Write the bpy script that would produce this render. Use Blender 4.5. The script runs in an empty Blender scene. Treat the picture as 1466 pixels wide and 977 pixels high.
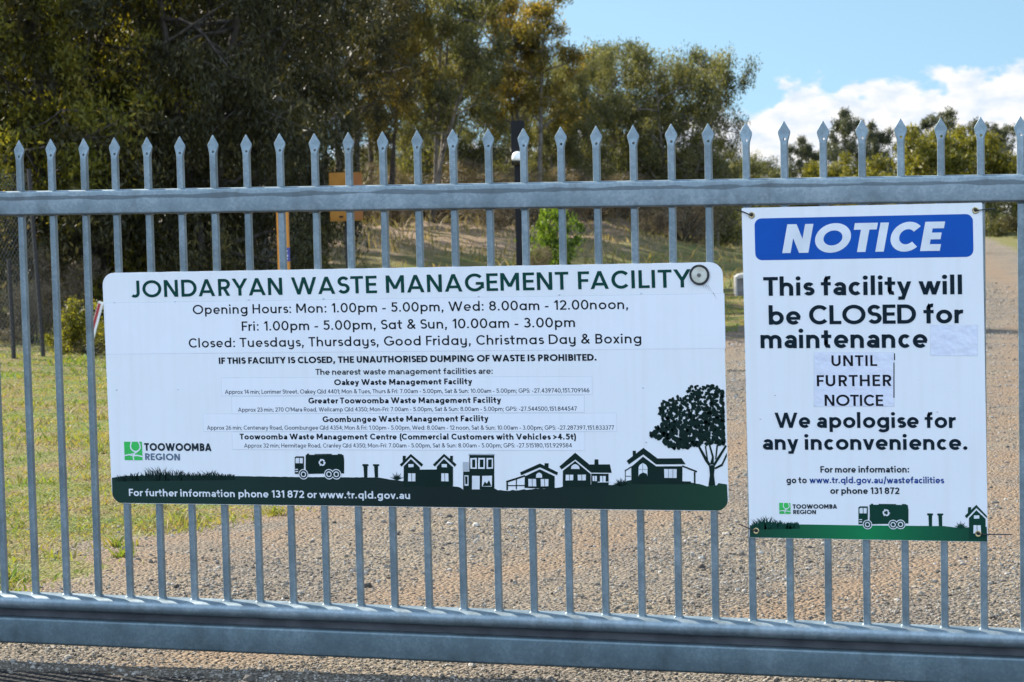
import bpy, math, random
import numpy as np
from mathutils import Matrix, Vector

scene = bpy.context.scene
COL = scene.collection
R_ = math.radians
GZ = 0.21                      # height of the bottom rail's top face above the gravel

# ------------------------------------------------------------------ camera
YAW, PITCH, ROLL = 0.312750, -0.0777713, 0.0222467
CAM = np.array([2.51879, -7.42208, 1.44912 + GZ])
def _rot(a, b, c):
    ca, sa, cb, sb, cc, sc = math.cos(a), math.sin(a), math.cos(b), math.sin(b), math.cos(c), math.sin(c)
    return (np.array([[ca, -sa, 0], [sa, ca, 0], [0, 0, 1]]) @ np.array([[1, 0, 0], [0, cb, -sb], [0, sb, cb]])
            @ np.array([[cc, 0, sc], [0, 1, 0], [-sc, 0, cc]]))
_R = _rot(YAW, PITCH, ROLL)
cam = bpy.data.cameras.new('camera')
cam.sensor_width = 36.0
cam.lens = 36.0 * 3642.0 / 1466.0
cam.clip_end = 20000
cam.dof.use_dof = True
cam.dof.focus_distance = 7.7
cam.dof.aperture_fstop = 14.0
cam_ob = bpy.data.objects.new('camera', cam)
COL.objects.link(cam_ob)
cam_ob.matrix_world = Matrix(((_R[0, 0], _R[0, 2], -_R[0, 1], CAM[0]), (_R[1, 0], _R[1, 2], -_R[1, 1], CAM[1]),
                              (_R[2, 0], _R[2, 2], -_R[2, 1], CAM[2]), (0, 0, 0, 1)))
scene.camera = cam_ob

# ------------------------------------------------------------------ light
SUN_EL, SUN_AZ = 33.0, -66.0          # azimuth from +Y, negative = towards -X
sun = bpy.data.lights.new('sun', 'SUN')
sun.energy = 3.8
sun.angle = R_(0.53)
sun.color = (1.0, 0.938, 0.838)
sun_ob = bpy.data.objects.new('sun', sun)
COL.objects.link(sun_ob)
_sd = Vector((math.sin(R_(SUN_AZ)) * math.cos(R_(SUN_EL)), math.cos(R_(SUN_AZ)) * math.cos(R_(SUN_EL)), math.sin(R_(SUN_EL))))
sun_ob.rotation_euler = _sd.to_track_quat('Z', 'Y').to_euler()
sun_ob.location = (-30, 30, 40)

scene.view_settings.view_transform = 'Standard'
scene.view_settings.look = 'None'
scene.view_settings.gamma = 1.0
scene.view_settings.use_curve_mapping = False
scene.view_settings.exposure = 1.75

world = bpy.data.worlds.new('World')
scene.world = world
world.use_nodes = True
SKY_STRENGTH = 0.05
BACK_FILL = (8.6, 11.0, 14.6)  # blue-white fill light added in the sky behind the viewer
SKY_TINT = (0.99, 1.075, 0.98)
def build_world():
    nt = world.node_tree
    nt.nodes.clear()
    N, L = nt.nodes, nt.links
    def node(t, **kw):
        n = N.new(t)
        for k, v in kw.items():
            setattr(n, k, v)
        return n
    def mth(op, a, b=None, c=None, clamp=False):
        n = node('ShaderNodeMath', operation=op, use_clamp=clamp)
        for i, v in enumerate((a, b, c)):
            if v is None:
                continue
            if hasattr(v, 'links'):
                L.new(v, n.inputs[i])
            else:
                n.inputs[i].default_value = v
        return n.outputs[0]
    tc = node('ShaderNodeTexCoord')
    sep = node('ShaderNodeSeparateXYZ')
    L.new(tc.outputs['Generated'], sep.inputs[0])
    x, y, z = sep.outputs
    # the sky is read a little above the true horizon: the land falls away into a valley
    zz = mth('ADD', mth('MULTIPLY', mth('MAXIMUM', z, -0.03), 0.90), 0.22)
    cmb = node('ShaderNodeCombineXYZ')
    L.new(x, cmb.inputs[0]); L.new(y, cmb.inputs[1]); L.new(zz, cmb.inputs[2])
    nrm = node('ShaderNodeVectorMath', operation='NORMALIZE')
    L.new(cmb.outputs[0], nrm.inputs[0])
    sky = node('ShaderNodeTexSky', sky_type='NISHITA')
    sky.sun_disc = False
    sky.sun_elevation = R_(SUN_EL)
    sky.sun_rotation = R_(SUN_AZ)
    sky.air_density = 1.0
    sky.dust_density = 0.35
    sky.ozone_density = 1.4
    L.new(nrm.outputs[0], sky.inputs[0])
    # cumulus bank low over the horizon, in degrees of azimuth and elevation
    az = mth('MULTIPLY', mth('ARCTAN2', x, y), 57.2958)
    el = mth('MULTIPLY', mth('ARCSINE', z), 57.2958)
    cv = node('ShaderNodeCombineXYZ')
    L.new(mth('MULTIPLY', az, 0.8), cv.inputs[0]); L.new(mth('MULTIPLY', el, 1.25), cv.inputs[1])
    n1 = node('ShaderNodeTexNoise'); n1.inputs['Scale'].default_value = 1.35; n1.inputs['Detail'].default_value = 7; n1.inputs['Roughness'].default_value = 0.52
    L.new(cv.outputs[0], n1.inputs['Vector'])
    cv2 = node('ShaderNodeCombineXYZ')
    L.new(mth('MULTIPLY', az, 0.22), cv2.inputs[0])
    n2 = node('ShaderNodeTexNoise'); n2.inputs['Scale'].default_value = 1.0; n2.inputs['Detail'].default_value = 2
    L.new(cv2.outputs[0], n2.inputs['Vector'])
    # top of the bank: rises to the right of the view, varies all round
    top = mth('ADD', mth('MULTIPLY', mth('SMOOTH_MIN', mth('ADD', az, 13.2), 9.0, 1.5), 0.17), mth('MULTIPLY', mth('SUBTRACT', n2.outputs['Fac'], 0.5), 1.6))
    top = mth('MAXIMUM', top, -0.6)
    d = mth('SUBTRACT', mth('ADD', top, 0.80), el)
    dens = mth('ADD', mth('MULTIPLY', d, 0.75), mth('MULTIPLY', mth('SUBTRACT', n1.outputs['Fac'], 0.5), 2.1))
    mr = node('ShaderNodeMapRange', interpolation_type='SMOOTHSTEP')
    mr.inputs['From Min'].default_value = 0.10; mr.inputs['From Max'].default_value = 0.42
    L.new(dens, mr.inputs['Value'])
    n3 = node('ShaderNodeTexNoise'); n3.inputs['Scale'].default_value = 2.2; n3.inputs['Detail'].default_value = 5
    cv3 = node('ShaderNodeCombineXYZ')
    L.new(mth('MULTIPLY', az, 0.7), cv3.inputs[0]); L.new(mth('ADD', mth('MULTIPLY', el, 1.3), 0.25), cv3.inputs[1])
    L.new(cv3.outputs[0], n3.inputs['Vector'])
    ramp = node('ShaderNodeValToRGB')
    ramp.color_ramp.elements[0].position = 0.34; ramp.color_ramp.elements[0].color = (0.74, 0.83, 1.0, 1)
    ramp.color_ramp.elements[1].position = 0.60; ramp.color_ramp.elements[1].color = (1.0, 0.99, 0.99, 1)
    L.new(n3.outputs['Fac'], ramp.inputs[0])
    sc = node('ShaderNodeVectorMath', operation='SCALE'); sc.inputs['Scale'].default_value = 6.3
    L.new(ramp.outputs[0], sc.inputs[0])
    tint = node('ShaderNodeMix', data_type='RGBA', blend_type='MULTIPLY'); tint.inputs[0].default_value = 1.0
    L.new(sky.outputs[0], tint.inputs[6]); tint.inputs[7].default_value = (*SKY_TINT, 1)
    mix = node('ShaderNodeMix', data_type='RGBA')
    L.new(mr.outputs[0], mix.inputs[0]); L.new(tint.outputs[2], mix.inputs[6]); L.new(sc.outputs[0], mix.inputs[7])
    # cloud-shaped bright fill added to the unseen sky behind the viewer, to light the signs
    dv = node('ShaderNodeVectorMath', operation='DOT_PRODUCT')
    L.new(tc.outputs['Generated'], dv.inputs[0]); dv.inputs[1].default_value = (math.sin(YAW), -math.cos(YAW), 0.0)
    n5 = node('ShaderNodeTexNoise'); n5.inputs['Scale'].default_value = 2.6; n5.inputs['Detail'].default_value = 7
    L.new(tc.outputs['Generated'], n5.inputs['Vector'])
    bk = mth('ADD', mth('MULTIPLY', mth('SUBTRACT', n5.outputs['Fac'], 0.5), 2.0), mth('MULTIPLY', mth('SUBTRACT', dv.outputs['Value'], 0.16), 1.6))
    mb_ = node('ShaderNodeMapRange', interpolation_type='SMOOTHSTEP')
    mb_.inputs['From Min'].default_value = 0.0; mb_.inputs['From Max'].default_value = 0.45
    L.new(bk, mb_.inputs['Value'])
    up = node('ShaderNodeMapRange', interpolation_type='SMOOTHSTEP'); up.inputs['From Min'].default_value = 0.0; up.inputs['From Max'].default_value = 0.12
    L.new(z, up.inputs['Value'])
    mixb = node('ShaderNodeMix', data_type='RGBA')
    L.new(mth('MULTIPLY', mb_.outputs[0], up.outputs[0]), mixb.inputs[0]); L.new(mix.outputs[2], mixb.inputs[6]); mixb.inputs[7].default_value = (*BACK_FILL, 1)
    bg = node('ShaderNodeBackground'); bg.inputs['Strength'].default_value = SKY_STRENGTH
    L.new(mixb.outputs[2], bg.inputs['Color'])
    out = node('ShaderNodeOutputWorld')
    L.new(bg.outputs[0], out.inputs['Surface'])
build_world()

# ------------------------------------------------------------------ helpers
def tag(o, label=None, cat=None, group=None, kind=None):
    if label: o['label'] = label
    if cat: o['category'] = cat
    if group: o['group'] = group
    if kind: o['kind'] = kind
    return o
def link(o, parent=None):
    COL.objects.link(o)
    if parent is not None:
        o.parent = parent
    return o
def empty(name, loc=(0, 0, 0), rot=(0, 0, 0)):
    o = bpy.data.objects.new(name, None)
    o.empty_display_size = 0.2
    o.location = loc; o.rotation_euler = rot
    return link(o)
def fast_mesh(name, V, F, mat=None, smooth=False):
    """V (n,3) array, F either (m,k) array or list of index lists."""
    me = bpy.data.meshes.new(name)
    V = np.asarray(V, dtype=np.float32).reshape(-1, 3)
    if isinstance(F, np.ndarray):
        m, k = F.shape
        loops = F.reshape(-1).astype(np.int32)
        starts = np.arange(0, m * k, k, dtype=np.int32)
        tot = np.full(m, k, dtype=np.int32)
    else:
        m = len(F)
        tot = np.array([len(f) for f in F], dtype=np.int32)
        loops = np.array([i for f in F for i in f], dtype=np.int32)
        starts = np.concatenate([[0], np.cumsum(tot)[:-1]]).astype(np.int32)
    me.vertices.add(len(V)); me.vertices.foreach_set('co', V.reshape(-1))
    me.loops.add(len(loops)); me.loops.foreach_set('vertex_index', loops)
    me.polygons.add(m); me.polygons.foreach_set('loop_start', starts); me.polygons.foreach_set('loop_total', tot)
    me.polygons.foreach_set('use_smooth', np.full(m, bool(smooth)))
    me.update(calc_edges=True)
    me.validate()
    if mat is not None:
        me.materials.append(mat)
    return me
class MB:
    def __init__(self): self.v, self.f = [], []
    def add(self, V, F):
        b = len(self.v)
        self.v += [tuple(p) for p in V]
        self.f += [[i + b for i in f] for f in F]
        return self
    def box(self, x0, y0, z0, x1, y1, z1):
        V = [(x0, y0, z0), (x1, y0, z0), (x1, y1, z0), (x0, y1, z0), (x0, y0, z1), (x1, y0, z1), (x1, y1, z1), (x0, y1, z1)]
        return self.add(V, [[3, 2, 1, 0], [4, 5, 6, 7], [0, 1, 5, 4], [1, 2, 6, 5], [2, 3, 7, 6], [3, 0, 4, 7]])
    def loft(self, rings, cap=True):
        n = len(rings[0]); V = [p for r in rings for p in r]; F = []
        for k in range(len(rings) - 1):
            for i in range(n):
                j = (i + 1) % n
                F.append([k * n + i, k * n + j, (k + 1) * n + j, (k + 1) * n + i])
        if cap:
            F.append(list(range(n))[::-1]); F.append([(len(rings) - 1) * n + i for i in range(n)])
        return self.add(V, F)
    def tube(self, pts, r, n=6, cap=True):
        pts = [Vector(p) for p in pts]
        rr = r if isinstance(r, (list, tuple)) else [r] * len(pts)
        rings = []
        for i, p in enumerate(pts):
            t = (pts[min(i + 1, len(pts) - 1)] - pts[max(i - 1, 0)]).normalized()
            a = t.cross(Vector((0, 0, 1)) if abs(t.z) < .95 else Vector((1, 0, 0))).normalized(); b = t.cross(a)
            rings.append([p + (a * math.cos(2 * math.pi * k / n) + b * math.sin(2 * math.pi * k / n)) * rr[i] for k in range(n)])
        return self.loft(rings, cap)
    def lathe(self, prof, n=24, axis='z', o=(0, 0, 0), closed=False):
        rings = []
        for r, h in prof:
            ring = []
            for k in range(n):
                a = 2 * math.pi * k / n
                c, s = r * math.cos(a), r * math.sin(a)
                ring.append((o[0] + c, o[1] + s, o[2] + h) if axis == 'z' else (o[0] + c, o[1] - h, o[2] + s))
            rings.append(ring)
        if closed:
            n0 = len(prof); V = [p for r in rings for p in r]
            F = [[a * n + i, a * n + (i + 1) % n, b * n + (i + 1) % n, b * n + i] for a, b in [(k, (k + 1) % n0) for k in range(n0)] for i in range(n)]
            return self.add(V, F)
        return self.loft(rings)
    def prism(self, poly, y0, y1):
        """polygon in x,z extruded from y0 to y1"""
        n = len(poly)
        V = [(p[0], y0, p[1]) for p in poly] + [(p[0], y1, p[1]) for p in poly]
        F = [list(range(n)), list(range(n, 2 * n))[::-1]] + [[(i + 1) % n, i, n + i, n + (i + 1) % n] for i in range(n)]
        return self.add(V, F)
    def sheet(self, poly, y):
        return self.add([(p[0], y, p[1]) for p in poly], [list(range(len(poly)))])
    def mesh(self, name, mat, smooth=False):
        me = fast_mesh(name, np.array(self.v), self.f, mat, smooth)
        import bmesh
        bm = bmesh.new(); bm.from_mesh(me)
        bmesh.ops.recalc_face_normals(bm, faces=bm.faces)
        bm.to_mesh(me); bm.free()
        return me
    def build(self, name, mat, parent=None, smooth=False, loc=None, flat=False):
        me = fast_mesh(name, np.array(self.v), self.f, mat, smooth) if flat else self.mesh(name, mat, smooth)
        o = bpy.data.objects.new(name, me)
        if loc: o.location = loc
        return link(o, parent)
def rrect(w, d, r, n=5):
    """rounded rectangle ring, centred"""
    r = min(r, w / 2 - 1e-5, d / 2 - 1e-5)
    out = []
    for cx, cy, a0 in ((w / 2 - r, d / 2 - r, 0), (-w / 2 + r, d / 2 - r, 90), (-w / 2 + r, -d / 2 + r, 180), (w / 2 - r, -d / 2 + r, 270)):
        for k in range(n + 1):
            a = R_(a0 + 90 * k / n)
            out.append((cx + r * math.cos(a), cy + r * math.sin(a)))
    return out
def smoothstep(a, b, x):
    t = np.clip((np.asarray(x, dtype=float) - a) / (b - a), 0, 1)
    return t * t * (3 - 2 * t)

# ------------------------------------------------------------------ materials
def new_mat(name):
    m = bpy.data.materials.new(name); m.use_nodes = True
    m.cycles.use_bump_map_correction = True
    return m, m.node_tree.nodes, m.node_tree.links, m.node_tree.nodes['Principled BSDF']
def ramp_node(N, stops):
    r = N.new('ShaderNodeValToRGB'); e = r.color_ramp.elements
    while len(e) < len(stops): e.new(0.5)
    for k, (p, c) in enumerate(stops):
        e[k].position = p; e[k].color = (*c, 1) if len(c) == 3 else c
    return r
def mat_noise(name, c0, c1, scale=8, rough=0.5, metal=0.0, detail=6, lo=.35, hi=.65, bump=0.0, bscale=None, spec=0.5, coords='Object'):
    m, N, L, b = new_mat(name)
    tc = N.new('ShaderNodeTexCoord')
    n = N.new('ShaderNodeTexNoise'); n.inputs['Scale'].default_value = scale; n.inputs['Detail'].default_value = detail
    L.new(tc.outputs[coords], n.inputs['Vector'])
    r = ramp_node(N, [(lo, c0), (hi, c1)])
    L.new(n.outputs['Fac'], r.inputs[0]); L.new(r.outputs[0], b.inputs['Base Color'])
    b.inputs['Roughness'].default_value = rough; b.inputs['Metallic'].default_value = metal
    b.inputs['Specular IOR Level'].default_value = spec
    if bump:
        n2 = N.new('ShaderNodeTexNoise'); n2.inputs['Scale'].default_value = bscale or scale * 4; n2.inputs['Detail'].default_value = 5
        L.new(tc.outputs[coords], n2.inputs['Vector'])
        bp = N.new('ShaderNodeBump'); bp.inputs['Strength'].default_value = bump; bp.inputs['Distance'].default_value = 0.01
        L.new(n2.outputs['Fac'], bp.inputs['Height']); L.new(bp.outputs[0], b.inputs['Normal'])
    return m
def mat_galv(name, stain=None, dull=(1.0, 1.0, 1.0)):
    """hot-dip galvanised steel: soft spangle, dull mottling, optional run-off stain band at object height z"""
    m, N, L, b = new_mat(name)
    tc = N.new('ShaderNodeTexCoord')
    v = N.new('ShaderNodeTexVoronoi'); v.inputs['Scale'].default_value = 130; v.inputs['Randomness'].default_value = 1.0
    n = N.new('ShaderNodeTexNoise'); n.inputs['Scale'].default_value = 9; n.inputs['Detail'].default_value = 8; n.inputs['Roughness'].default_value = .65
    geo = N.new('ShaderNodeNewGeometry')
    L.new(geo.outputs['Position'], v.inputs['Vector']); L.new(geo.outputs['Position'], n.inputs['Vector'])
    mx = N.new('ShaderNodeMath'); mx.operation = 'MULTIPLY_ADD'
    sepc = N.new('ShaderNodeSeparateColor'); L.new(v.outputs['Color'], sepc.inputs[0])
    L.new(sepc.outputs[0], mx.inputs[0]); mx.inputs[1].default_value = 0.20; L.new(n.outputs['Fac'], mx.inputs[2])
    r = ramp_node(N, [(p_, tuple(v_ * k_ for v_, k_ in zip(c_, dull))) for p_, c_ in ((.36, (0.20, 0.255, 0.285)), (.60, (0.25, 0.31, 0.34)), (.88, (0.36, 0.42, 0.45)))])
    L.new(mx.outputs[0], r.inputs[0])
    col = r.outputs[0]
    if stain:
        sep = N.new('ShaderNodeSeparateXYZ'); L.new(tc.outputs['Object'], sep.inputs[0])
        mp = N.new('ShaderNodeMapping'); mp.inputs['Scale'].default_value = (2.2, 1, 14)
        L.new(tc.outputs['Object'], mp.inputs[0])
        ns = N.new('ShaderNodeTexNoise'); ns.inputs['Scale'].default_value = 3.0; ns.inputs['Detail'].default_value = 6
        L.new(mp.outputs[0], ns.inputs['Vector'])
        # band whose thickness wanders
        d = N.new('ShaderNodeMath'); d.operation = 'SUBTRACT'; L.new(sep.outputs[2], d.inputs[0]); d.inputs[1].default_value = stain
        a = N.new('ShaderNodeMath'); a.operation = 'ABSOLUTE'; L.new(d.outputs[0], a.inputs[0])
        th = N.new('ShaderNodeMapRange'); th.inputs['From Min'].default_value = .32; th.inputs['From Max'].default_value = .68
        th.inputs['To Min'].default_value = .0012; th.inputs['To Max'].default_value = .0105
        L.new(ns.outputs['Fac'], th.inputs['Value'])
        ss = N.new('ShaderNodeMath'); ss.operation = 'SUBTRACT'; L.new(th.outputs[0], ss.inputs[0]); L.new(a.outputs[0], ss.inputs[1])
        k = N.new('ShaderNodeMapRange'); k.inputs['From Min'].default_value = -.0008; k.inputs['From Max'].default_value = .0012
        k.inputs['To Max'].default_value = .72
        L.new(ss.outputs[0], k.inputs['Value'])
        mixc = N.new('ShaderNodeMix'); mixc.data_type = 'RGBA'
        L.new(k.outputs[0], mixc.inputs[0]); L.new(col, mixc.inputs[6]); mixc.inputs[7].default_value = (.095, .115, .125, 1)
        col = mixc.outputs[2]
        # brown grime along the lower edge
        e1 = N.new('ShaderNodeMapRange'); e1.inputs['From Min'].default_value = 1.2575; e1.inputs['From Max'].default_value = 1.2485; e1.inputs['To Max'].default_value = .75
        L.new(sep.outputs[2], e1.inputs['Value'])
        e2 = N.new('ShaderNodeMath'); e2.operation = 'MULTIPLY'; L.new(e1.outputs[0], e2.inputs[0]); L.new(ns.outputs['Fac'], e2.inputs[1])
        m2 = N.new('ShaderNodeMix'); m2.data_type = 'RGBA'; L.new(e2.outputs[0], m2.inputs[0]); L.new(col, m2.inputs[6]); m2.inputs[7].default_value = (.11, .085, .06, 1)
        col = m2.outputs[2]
    # dull vertical run marks and dusty blotches
    mpd = N.new('ShaderNodeMapping'); mpd.inputs['Scale'].default_value = (17, 17, 7); L.new(geo.outputs['Position'], mpd.inputs[0])
    nd_ = N.new('ShaderNodeTexNoise'); nd_.inputs['Scale'].default_value = 1.0; nd_.inputs['Detail'].default_value = 7; L.new(mpd.outputs[0], nd_.inputs['Vector'])
    rd = ramp_node(N, [(.30, (.74, .72, .69)), (.47, (.97, .97, .96)), (.72, (1.13, 1.13, 1.12))]); L.new(nd_.outputs['Fac'], rd.inputs[0])
    mm_ = N.new('ShaderNodeMix'); mm_.data_type = 'RGBA'; mm_.blend_type = 'MULTIPLY'; mm_.inputs[0].default_value = .75
    L.new(col, mm_.inputs[6]); L.new(rd.outputs[0], mm_.inputs[7]); col = mm_.outputs[2]
    L.new(col, b.inputs['Base Color'])
    b.inputs['Metallic'].default_value = 0.75
    rr = N.new('ShaderNodeMapRange'); rr.inputs['To Min'].default_value = .38; rr.inputs['To Max'].default_value = .62
    L.new(n.outputs['Fac'], rr.inputs['Value']); L.new(rr.outputs[0], b.inputs['Roughness'])
    bp = N.new('ShaderNodeBump'); bp.inputs['Strength'].default_value = .12; bp.inputs['Distance'].default_value = .002
    n4 = N.new('ShaderNodeTexNoise'); n4.inputs['Scale'].default_value = 60; L.new(geo.outputs['Position'], n4.inputs['Vector'])
    L.new(n4.outputs['Fac'], bp.inputs['Height']); L.new(bp.outputs[0], b.inputs['Normal'])
    return m
def mat_plain(name, c, rough=.45, metal=0, spec=.5):
    j = tuple(min(1, v * 1.10) for v in c); k = tuple(v * .90 for v in c)
    return mat_noise(name, k, j, 14, rough, metal, 6, .3, .7, spec=spec)
def mat_leaf(name, cols, nscale=0.9, trans=.35, spec=.25):
    """cols: dark, mid, light, accent. Colour varies leaf by leaf and in patches."""
    m, N, L, b = new_mat(name)
    geo = N.new('ShaderNodeNewGeometry'); tc = N.new('ShaderNodeTexCoord')
    n = N.new('ShaderNodeTexNoise'); n.inputs['Scale'].default_value = nscale; n.inputs['Detail'].default_value = 3
    L.new(tc.outputs['Object'], n.inputs['Vector'])
    a = N.new('ShaderNodeMath'); a.operation = 'MULTIPLY_ADD'
    L.new(geo.outputs['Random Per Island'], a.inputs[0]); a.inputs[1].default_value = .55
    s = N.new('ShaderNodeMath'); s.operation = 'MULTIPLY_ADD'; L.new(n.outputs['Fac'], s.inputs[0]); s.inputs[1].default_value = 1.3; s.inputs[2].default_value = -.42
    L.new(s.outputs[0], a.inputs[2])
    r = ramp_node(N, [(.12, cols[0]), (.42, cols[1]), (.72, cols[2]), (.95, cols[3])])
    L.new(a.outputs[0], r.inputs[0]); L.new(r.outputs[0], b.inputs['Base Color'])
    b.inputs['Roughness'].default_value = .5; b.inputs['Specular IOR Level'].default_value = spec
    tr = N.new('ShaderNodeBsdfTranslucent')
    g = N.new('ShaderNodeMix'); g.data_type = 'RGBA'; g.blend_type = 'MULTIPLY'; g.inputs[0].default_value = 1
    L.new(r.outputs[0], g.inputs[6]); g.inputs[7].default_value = (1.5, 1.45, .55, 1)
    L.new(g.outputs[2], tr.inputs['Color'])
    mx = N.new('ShaderNodeMixShader'); mx.inputs[0].default_value = trans
    L.new(b.outputs[0], mx.inputs[1]); L.new(tr.outputs[0], mx.inputs[2])
    L.new(mx.outputs[0], N['Material Output'].inputs['Surface'])
    return m

def mat_sign(name, c, streak=.05, rough=.36):
    """flat sign face with faint vertical dust streaks, blotches and uneven sheen"""
    m, N, L, b = new_mat(name)
    tc = N.new('ShaderNodeTexCoord')
    mp = N.new('ShaderNodeMapping'); mp.inputs['Scale'].default_value = (38, 1, 1.6); L.new(tc.outputs['Object'], mp.inputs[0])
    a = N.new('ShaderNodeTexNoise'); a.inputs['Scale'].default_value = 1.0; a.inputs['Detail'].default_value = 6; L.new(mp.outputs[0], a.inputs['Vector'])
    n = N.new('ShaderNodeTexNoise'); n.inputs['Scale'].default_value = 4.5; n.inputs['Detail'].default_value = 9; n.inputs['Roughness'].default_value = .62; L.new(tc.outputs['Object'], n.inputs['Vector'])
    sp = N.new('ShaderNodeTexNoise'); sp.inputs['Scale'].default_value = 120; sp.inputs['Detail'].default_value = 3; L.new(tc.outputs['Object'], sp.inputs['Vector'])
    r1 = ramp_node(N, [(.30, (1 - streak * 1.4, 1 - streak * 1.5, 1 - streak * 1.7)), (.52, (1, 1, 1))]); L.new(a.outputs['Fac'], r1.inputs[0])
    r2 = ramp_node(N, [(.30, (1 - streak, 1 - streak, 1 - streak * 1.2)), (.58, (1, 1, 1))]); L.new(n.outputs['Fac'], r2.inputs[0])
    r3 = ramp_node(N, [(.24, (.86, .85, .82)), (.30, (1, 1, 1))]); L.new(sp.outputs['Fac'], r3.inputs[0])
    col = None
    for k, r in enumerate((r1, r2, r3)):
        x = N.new('ShaderNodeMix'); x.data_type = 'RGBA'; x.blend_type = 'MULTIPLY'; x.inputs[0].default_value = 1
        if col is None: x.inputs[6].default_value = (*c, 1)
        else: L.new(col, x.inputs[6])
        L.new(r.outputs[0], x.inputs[7]); col = x.outputs[2]
    L.new(col, b.inputs['Base Color'])
    q = N.new('ShaderNodeMapRange'); q.inputs['To Min'].default_value = rough - .08; q.inputs['To Max'].default_value = rough + .14; L.new(n.outputs['Fac'], q.inputs['Value']); L.new(q.outputs[0], b.inputs['Roughness'])
    b.inputs['Specular IOR Level'].default_value = .35
    return m
SIGN_TEXT = [('JONDARYAN WASTE MANAGEMENT FACILITY', -926, 294, 928, 301, 54.2, 0.165, 'teal', '', 0), ('Opening Hours: Mon: 1.00pm - 5.00pm, Wed: 8.00am - 12.00noon,', -711, 238, 734, 238, 29.5, 0.135, 'ink', 'alt', 0), ('Fri: 1.00pm - 5.00pm, Sat & Sun, 10.00am - 3.00pm', -543, 183, 565, 185, 30.0, 0.135, 'ink', 'alt', 0), ('Closed: Tuesdays, Thursdays, Good Friday, Christmas Day & Boxing', -730, 131, 772, 134, 29.6, 0.135, 'ink', 'alt', 0), ('IF THIS FACILITY IS CLOSED, THE UNAUTHORISED DUMPING OF WASTE IS PROHIBITED.', -627, 78, 629, 82, 20.5, 0.19, 'ink', '', 0), ('The nearest waste management facilities are:', -295, 42, 295, 43, 18.6, 0.13, 'ink', '', 0), ('Oakey Waste Management Facility', -234, 9, 226, 11, 18.4, 0.185, 'ink', '', 0), ('Approx 14 min; Lorrimer Street, Oakey Qld 4401; Mon & Tues, Thurs & Fri: 7.00am - 5.00pm, Sat & Sun: 10.00am - 5.00pm; GPS: -27.439740,151.709146', -609, -18, 602, -15, 13.1, 0.12, 'grey', '', 0), ('Greater Toowoomba Waste Management Facility', -324, -49, 318, -47, 18.4, 0.185, 'ink', '', 0), ("Approx 23 min; 270 O'Mara Road, Wellcamp Qld 4350; Mon-Fri: 7.00am - 5.00pm, Sat & Sun: 8.00am - 5.00pm; GPS: -27.544500,151.844547", -566, -75, 560, -71, 13.1, 0.12, 'grey', '', 0), ('Goombungee Waste Management Facility', -278, -108, 275, -104, 18.4, 0.185, 'ink', '', 0), ('Approx 26 min; Centenary Road, Goombungee Qld 4354; Mon & Fri: 1.00pm - 5.00pm, Wed: 8.00am - 12 noon, Sat & Sun: 10.00am - 3.00pm; GPS: -27.287397,151.833377', -677, -133, 676, -129, 13.1, 0.12, 'grey', '', 0), ('Toowoomba Waste Management Centre (Commercial Customers with Vehicles >4.5t)', -564, -164, 556, -160, 18.4, 0.185, 'ink', '', 0), ('Approx 32 min; Hermitage Road, Cranley Qld 4350; Mon-Fri: 7.00am - 5.00pm, Sat & Sun: 8.00am - 5.00pm; GPS: -27.515180,151.929584', -550, -190, 541, -184, 13.2, 0.12, 'grey', '', 0), ('For further information phone 131 872 or www.tr.qld.gov.au', -964, -350, 10, -349, 23.3, 0.15, 'white', '', 0), ('TOOWOOMBA', -901, -202, -663, -202, 24.9, 0.21, 'slate', '', 0), ('REGION', -902, -232, -774, -233, 21.8, 0.19, 'bluegrey', '', 0)]
NOTICE_TEXT = [('NOTICE', -239, 358, 233, 357, 84.9, 0.27, 'white', '', 0.2), ('This facility will', -294, 232, 299, 230, 55.8, 0.185, 'navy', '', 0), ('be CLOSED for', -285, 146, 295, 146, 56.3, 0.185, 'navy', '', 0), ('maintenance', -309, 76, 193, 75, 56.5, 0.185, 'navy', '', 0), ('UNTIL', -96, 22, 41, 22, 31.8, 0.165, 'black', '', 0), ('FURTHER', -141, -38, 84, -37, 33.1, 0.165, 'black', '', 0), ('NOTICE', -119, -96, 58, -96, 33.1, 0.165, 'black', '', 0), ('We apologise for', -269, -162, 268, -160, 45.5, 0.19, 'navy', '', 0), ('any inconvenience.', -309, -228, 305, -224, 45.6, 0.19, 'navy', '', 0), ('For more information:', -135, -295, 131, -292, 19.3, 0.16, 'navy', '', 0), ('go to', -238, -328, -175, -327, 19.5, 0.16, 'navy', '', 0), ('www.tr.qld.gov.au/wastefacilities', -168, -327, 231, -323, 19.3, 0.15, 'link', '', 0), ('or phone 131 872', -107, -358, 100, -356, 19.5, 0.16, 'navy', '', 0), ('TOOWOOMBA', -220, -404, -86, -402, 13.0, 0.21, 'slate', '', 0), ('REGION', -220, -420, -149, -419, 12.2, 0.19, 'slate', '', 0)]
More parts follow.
